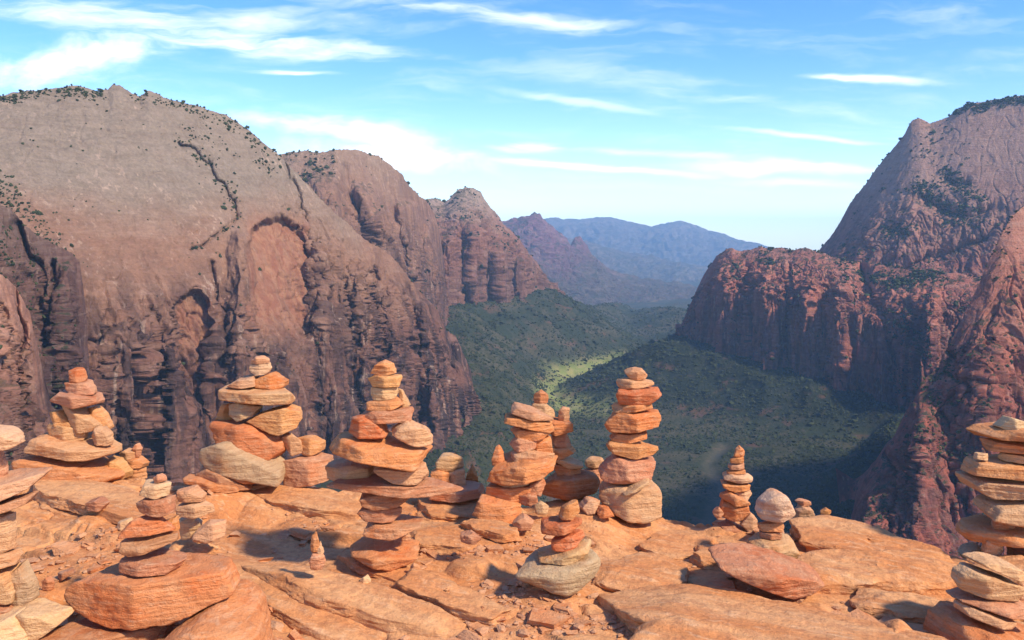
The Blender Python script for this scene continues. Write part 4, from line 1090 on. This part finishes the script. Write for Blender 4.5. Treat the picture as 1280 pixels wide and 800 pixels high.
def streak(px, py, hl, ht, ang, s, tex, a, b):
    """a band of cirrus in the direction of photo point (px, py); half length, half thickness in the same unit"""
    u0, v0 = (px - 640) / F, (HZ - py) / F; c, sn = math.cos(ang), math.sin(ang)
    du = t.m('SUBTRACT', u, u0); dv = t.m('SUBTRACT', v2 if ht > 8 else t.m('ADD', v, t.m('MULTIPLY', w2, .35)), v0)
    p = t.m('DIVIDE', t.m('ADD', t.m('MULTIPLY', du, c), t.m('MULTIPLY', dv, sn)), hl / F)
    q = t.m('DIVIDE', t.m('SUBTRACT', t.m('MULTIPLY', dv, c), t.m('MULTIPLY', du, sn)), ht / F)
    r2 = t.m('ADD', t.m('MULTIPLY', p, p), t.m('MULTIPLY', q, q))
    g = t.m('EXPONENT', t.m('MULTIPLY', r2, -1.0))
    k = t.ss(a + .03, b + .14, t.m('ADD', tex, t.m('MULTIPLY', t.m('SUBTRACT', g, .5), .36)))
    return t.m('MULTIPLY', t.m('MULTIPLY', k, g), s)
CL = [(150, 22, 380, 34, -.03, .85, fib, .42, .72), (330, 50, 330, 20, -.10, .95, fib, .40, .68), (90, 78, 190, 36, .18, 1.1, puff, .40, .66), (600, 18, 330, 16, -.09, .7, fib, .42, .7),
      (640, 20, 240, 9, -.08, .7, fib, .35, .6), (370, 90, 60, 4, -.02, .8, fib, .3, .55), (420, 165, 170, 22, -.12, .9, puff, .36, .60), (490, 198, 140, 26, -.06, 1.0, puff, .33, .56),
      (720, 128, 130, 7, -.16, .45, fib, .35, .6), (760, 95, 260, 24, -.05, .35, fib, .42, .7), (1080, 98, 90, 6, -.06, .95, fib, .30, .55), (920, 125, 260, 16, -.1, .4, fib, .42, .68),
      (740, 209, 160, 5.5, -.07, .95, fib, .28, .5), (660, 184, 60, 8, 0, .8, fib, .34, .56), (1000, 211, 170, 12, -.02, .75, fib, .33, .58), (1010, 230, 120, 7, -.04, .55, fib, .33, .58), (820, 192, 150, 7, -.06, .55, fib, .36, .6),
      (1010, 172, 150, 5, -.10, .6, fib, .35, .6), (1190, 25, 120, 14, -.05, .4, fib, .42, .7), (760, 232, 200, 10, 0, .15, fib, .4, .65)]
tot = None
for a in CL:
    k = streak(*a); tot = k if tot is None else t.m('MAXIMUM', tot, k)
veil = t.m('MULTIPLY', t.ss(.45, .8, fib), .22)
tot = t.m('MAXIMUM', tot, veil)
tot = t.m('MULTIPLY', t.m('MULTIPLY', t.m('MINIMUM', tot, 1.0), .86), t.ss(0.0, .05, sx.outputs[2]))
CLOUD = (6.4, 6.3, 6.3, 1)
hs = t.new('ShaderNodeHueSaturation'); hs.inputs['Saturation'].default_value = 1.32; hs.inputs['Hue'].default_value = .512; t.put(hs.inputs['Color'], sky.outputs[0])
glow = t.m('MULTIPLY', t.ss(.20, -.01, sx.outputs[2]), .30)
t.put(bg.inputs['Color'], t.mix(tot, t.mix(glow, hs.outputs[0], (4.2, 5.2, 6.2, 1)), CLOUD))
bg.inputs['Strength'].default_value = .15

# the air of the canyon, one closed box of thin even haze round everything
HAZE = 5.2e-5
m = bpy.data.materials.new('haze_air'); m.use_nodes = True
for n in list(m.node_tree.nodes):
    if n.type != 'OUTPUT_MATERIAL': m.node_tree.nodes.remove(n)
t = NT(m.node_tree)
pv = t.new('ShaderNodeVolumePrincipled'); pv.inputs['Color'].default_value = (.40, .68, 1.0, 1)
pv.inputs['Density'].default_value = HAZE; pv.inputs['Anisotropy'].default_value = 0.0
t.l.new(pv.outputs[0], [n for n in t.n if n.type == 'OUTPUT_MATERIAL'][0].inputs['Volume'])
lo = np.array([1e9] * 3); hi = -lo
for o in col.objects:
    if o.type == 'MESH':
        n = len(o.data.vertices); a = np.empty(n * 3, np.float32); o.data.vertices.foreach_get('co', a)
        a = a.reshape(-1, 3) + np.array(o.matrix_basis.translation)
        lo = np.minimum(lo, a.min(0)); hi = np.maximum(hi, a.max(0))
lo -= np.array([20, 20, 1.0]); hi += np.array([20, 20, 5.0])
bx = np.array([[(lo, hi)[i][0], (lo, hi)[j][1], (lo, hi)[k][2]] for i in (0, 1) for j in (0, 1) for k in (0, 1)])
fq = np.array([[0, 1, 3, 2], [4, 6, 7, 5], [0, 4, 5, 1], [2, 3, 7, 6], [0, 2, 6, 4], [1, 5, 7, 3]])
link('haze', raw_mesh('haze', bx, fq, smooth=False, mat=m), kind='stuff')
print('haze box', lo, hi)

vs = scene.view_settings; vs.view_transform = 'Standard'; vs.look = 'None'; vs.exposure = 0.95; vs.gamma = 1.0; vs.use_curve_mapping = False
cy = scene.cycles
scene.render.engine = 'CYCLES'
cy.use_denoising = True; cy.denoiser = 'OPENIMAGEDENOISE'
cy.max_bounces = 6; cy.diffuse_bounces = 3; cy.glossy_bounces = 2; cy.volume_bounces = 1; cy.transparent_max_bounces = 4
cy.sample_clamp_indirect = 6
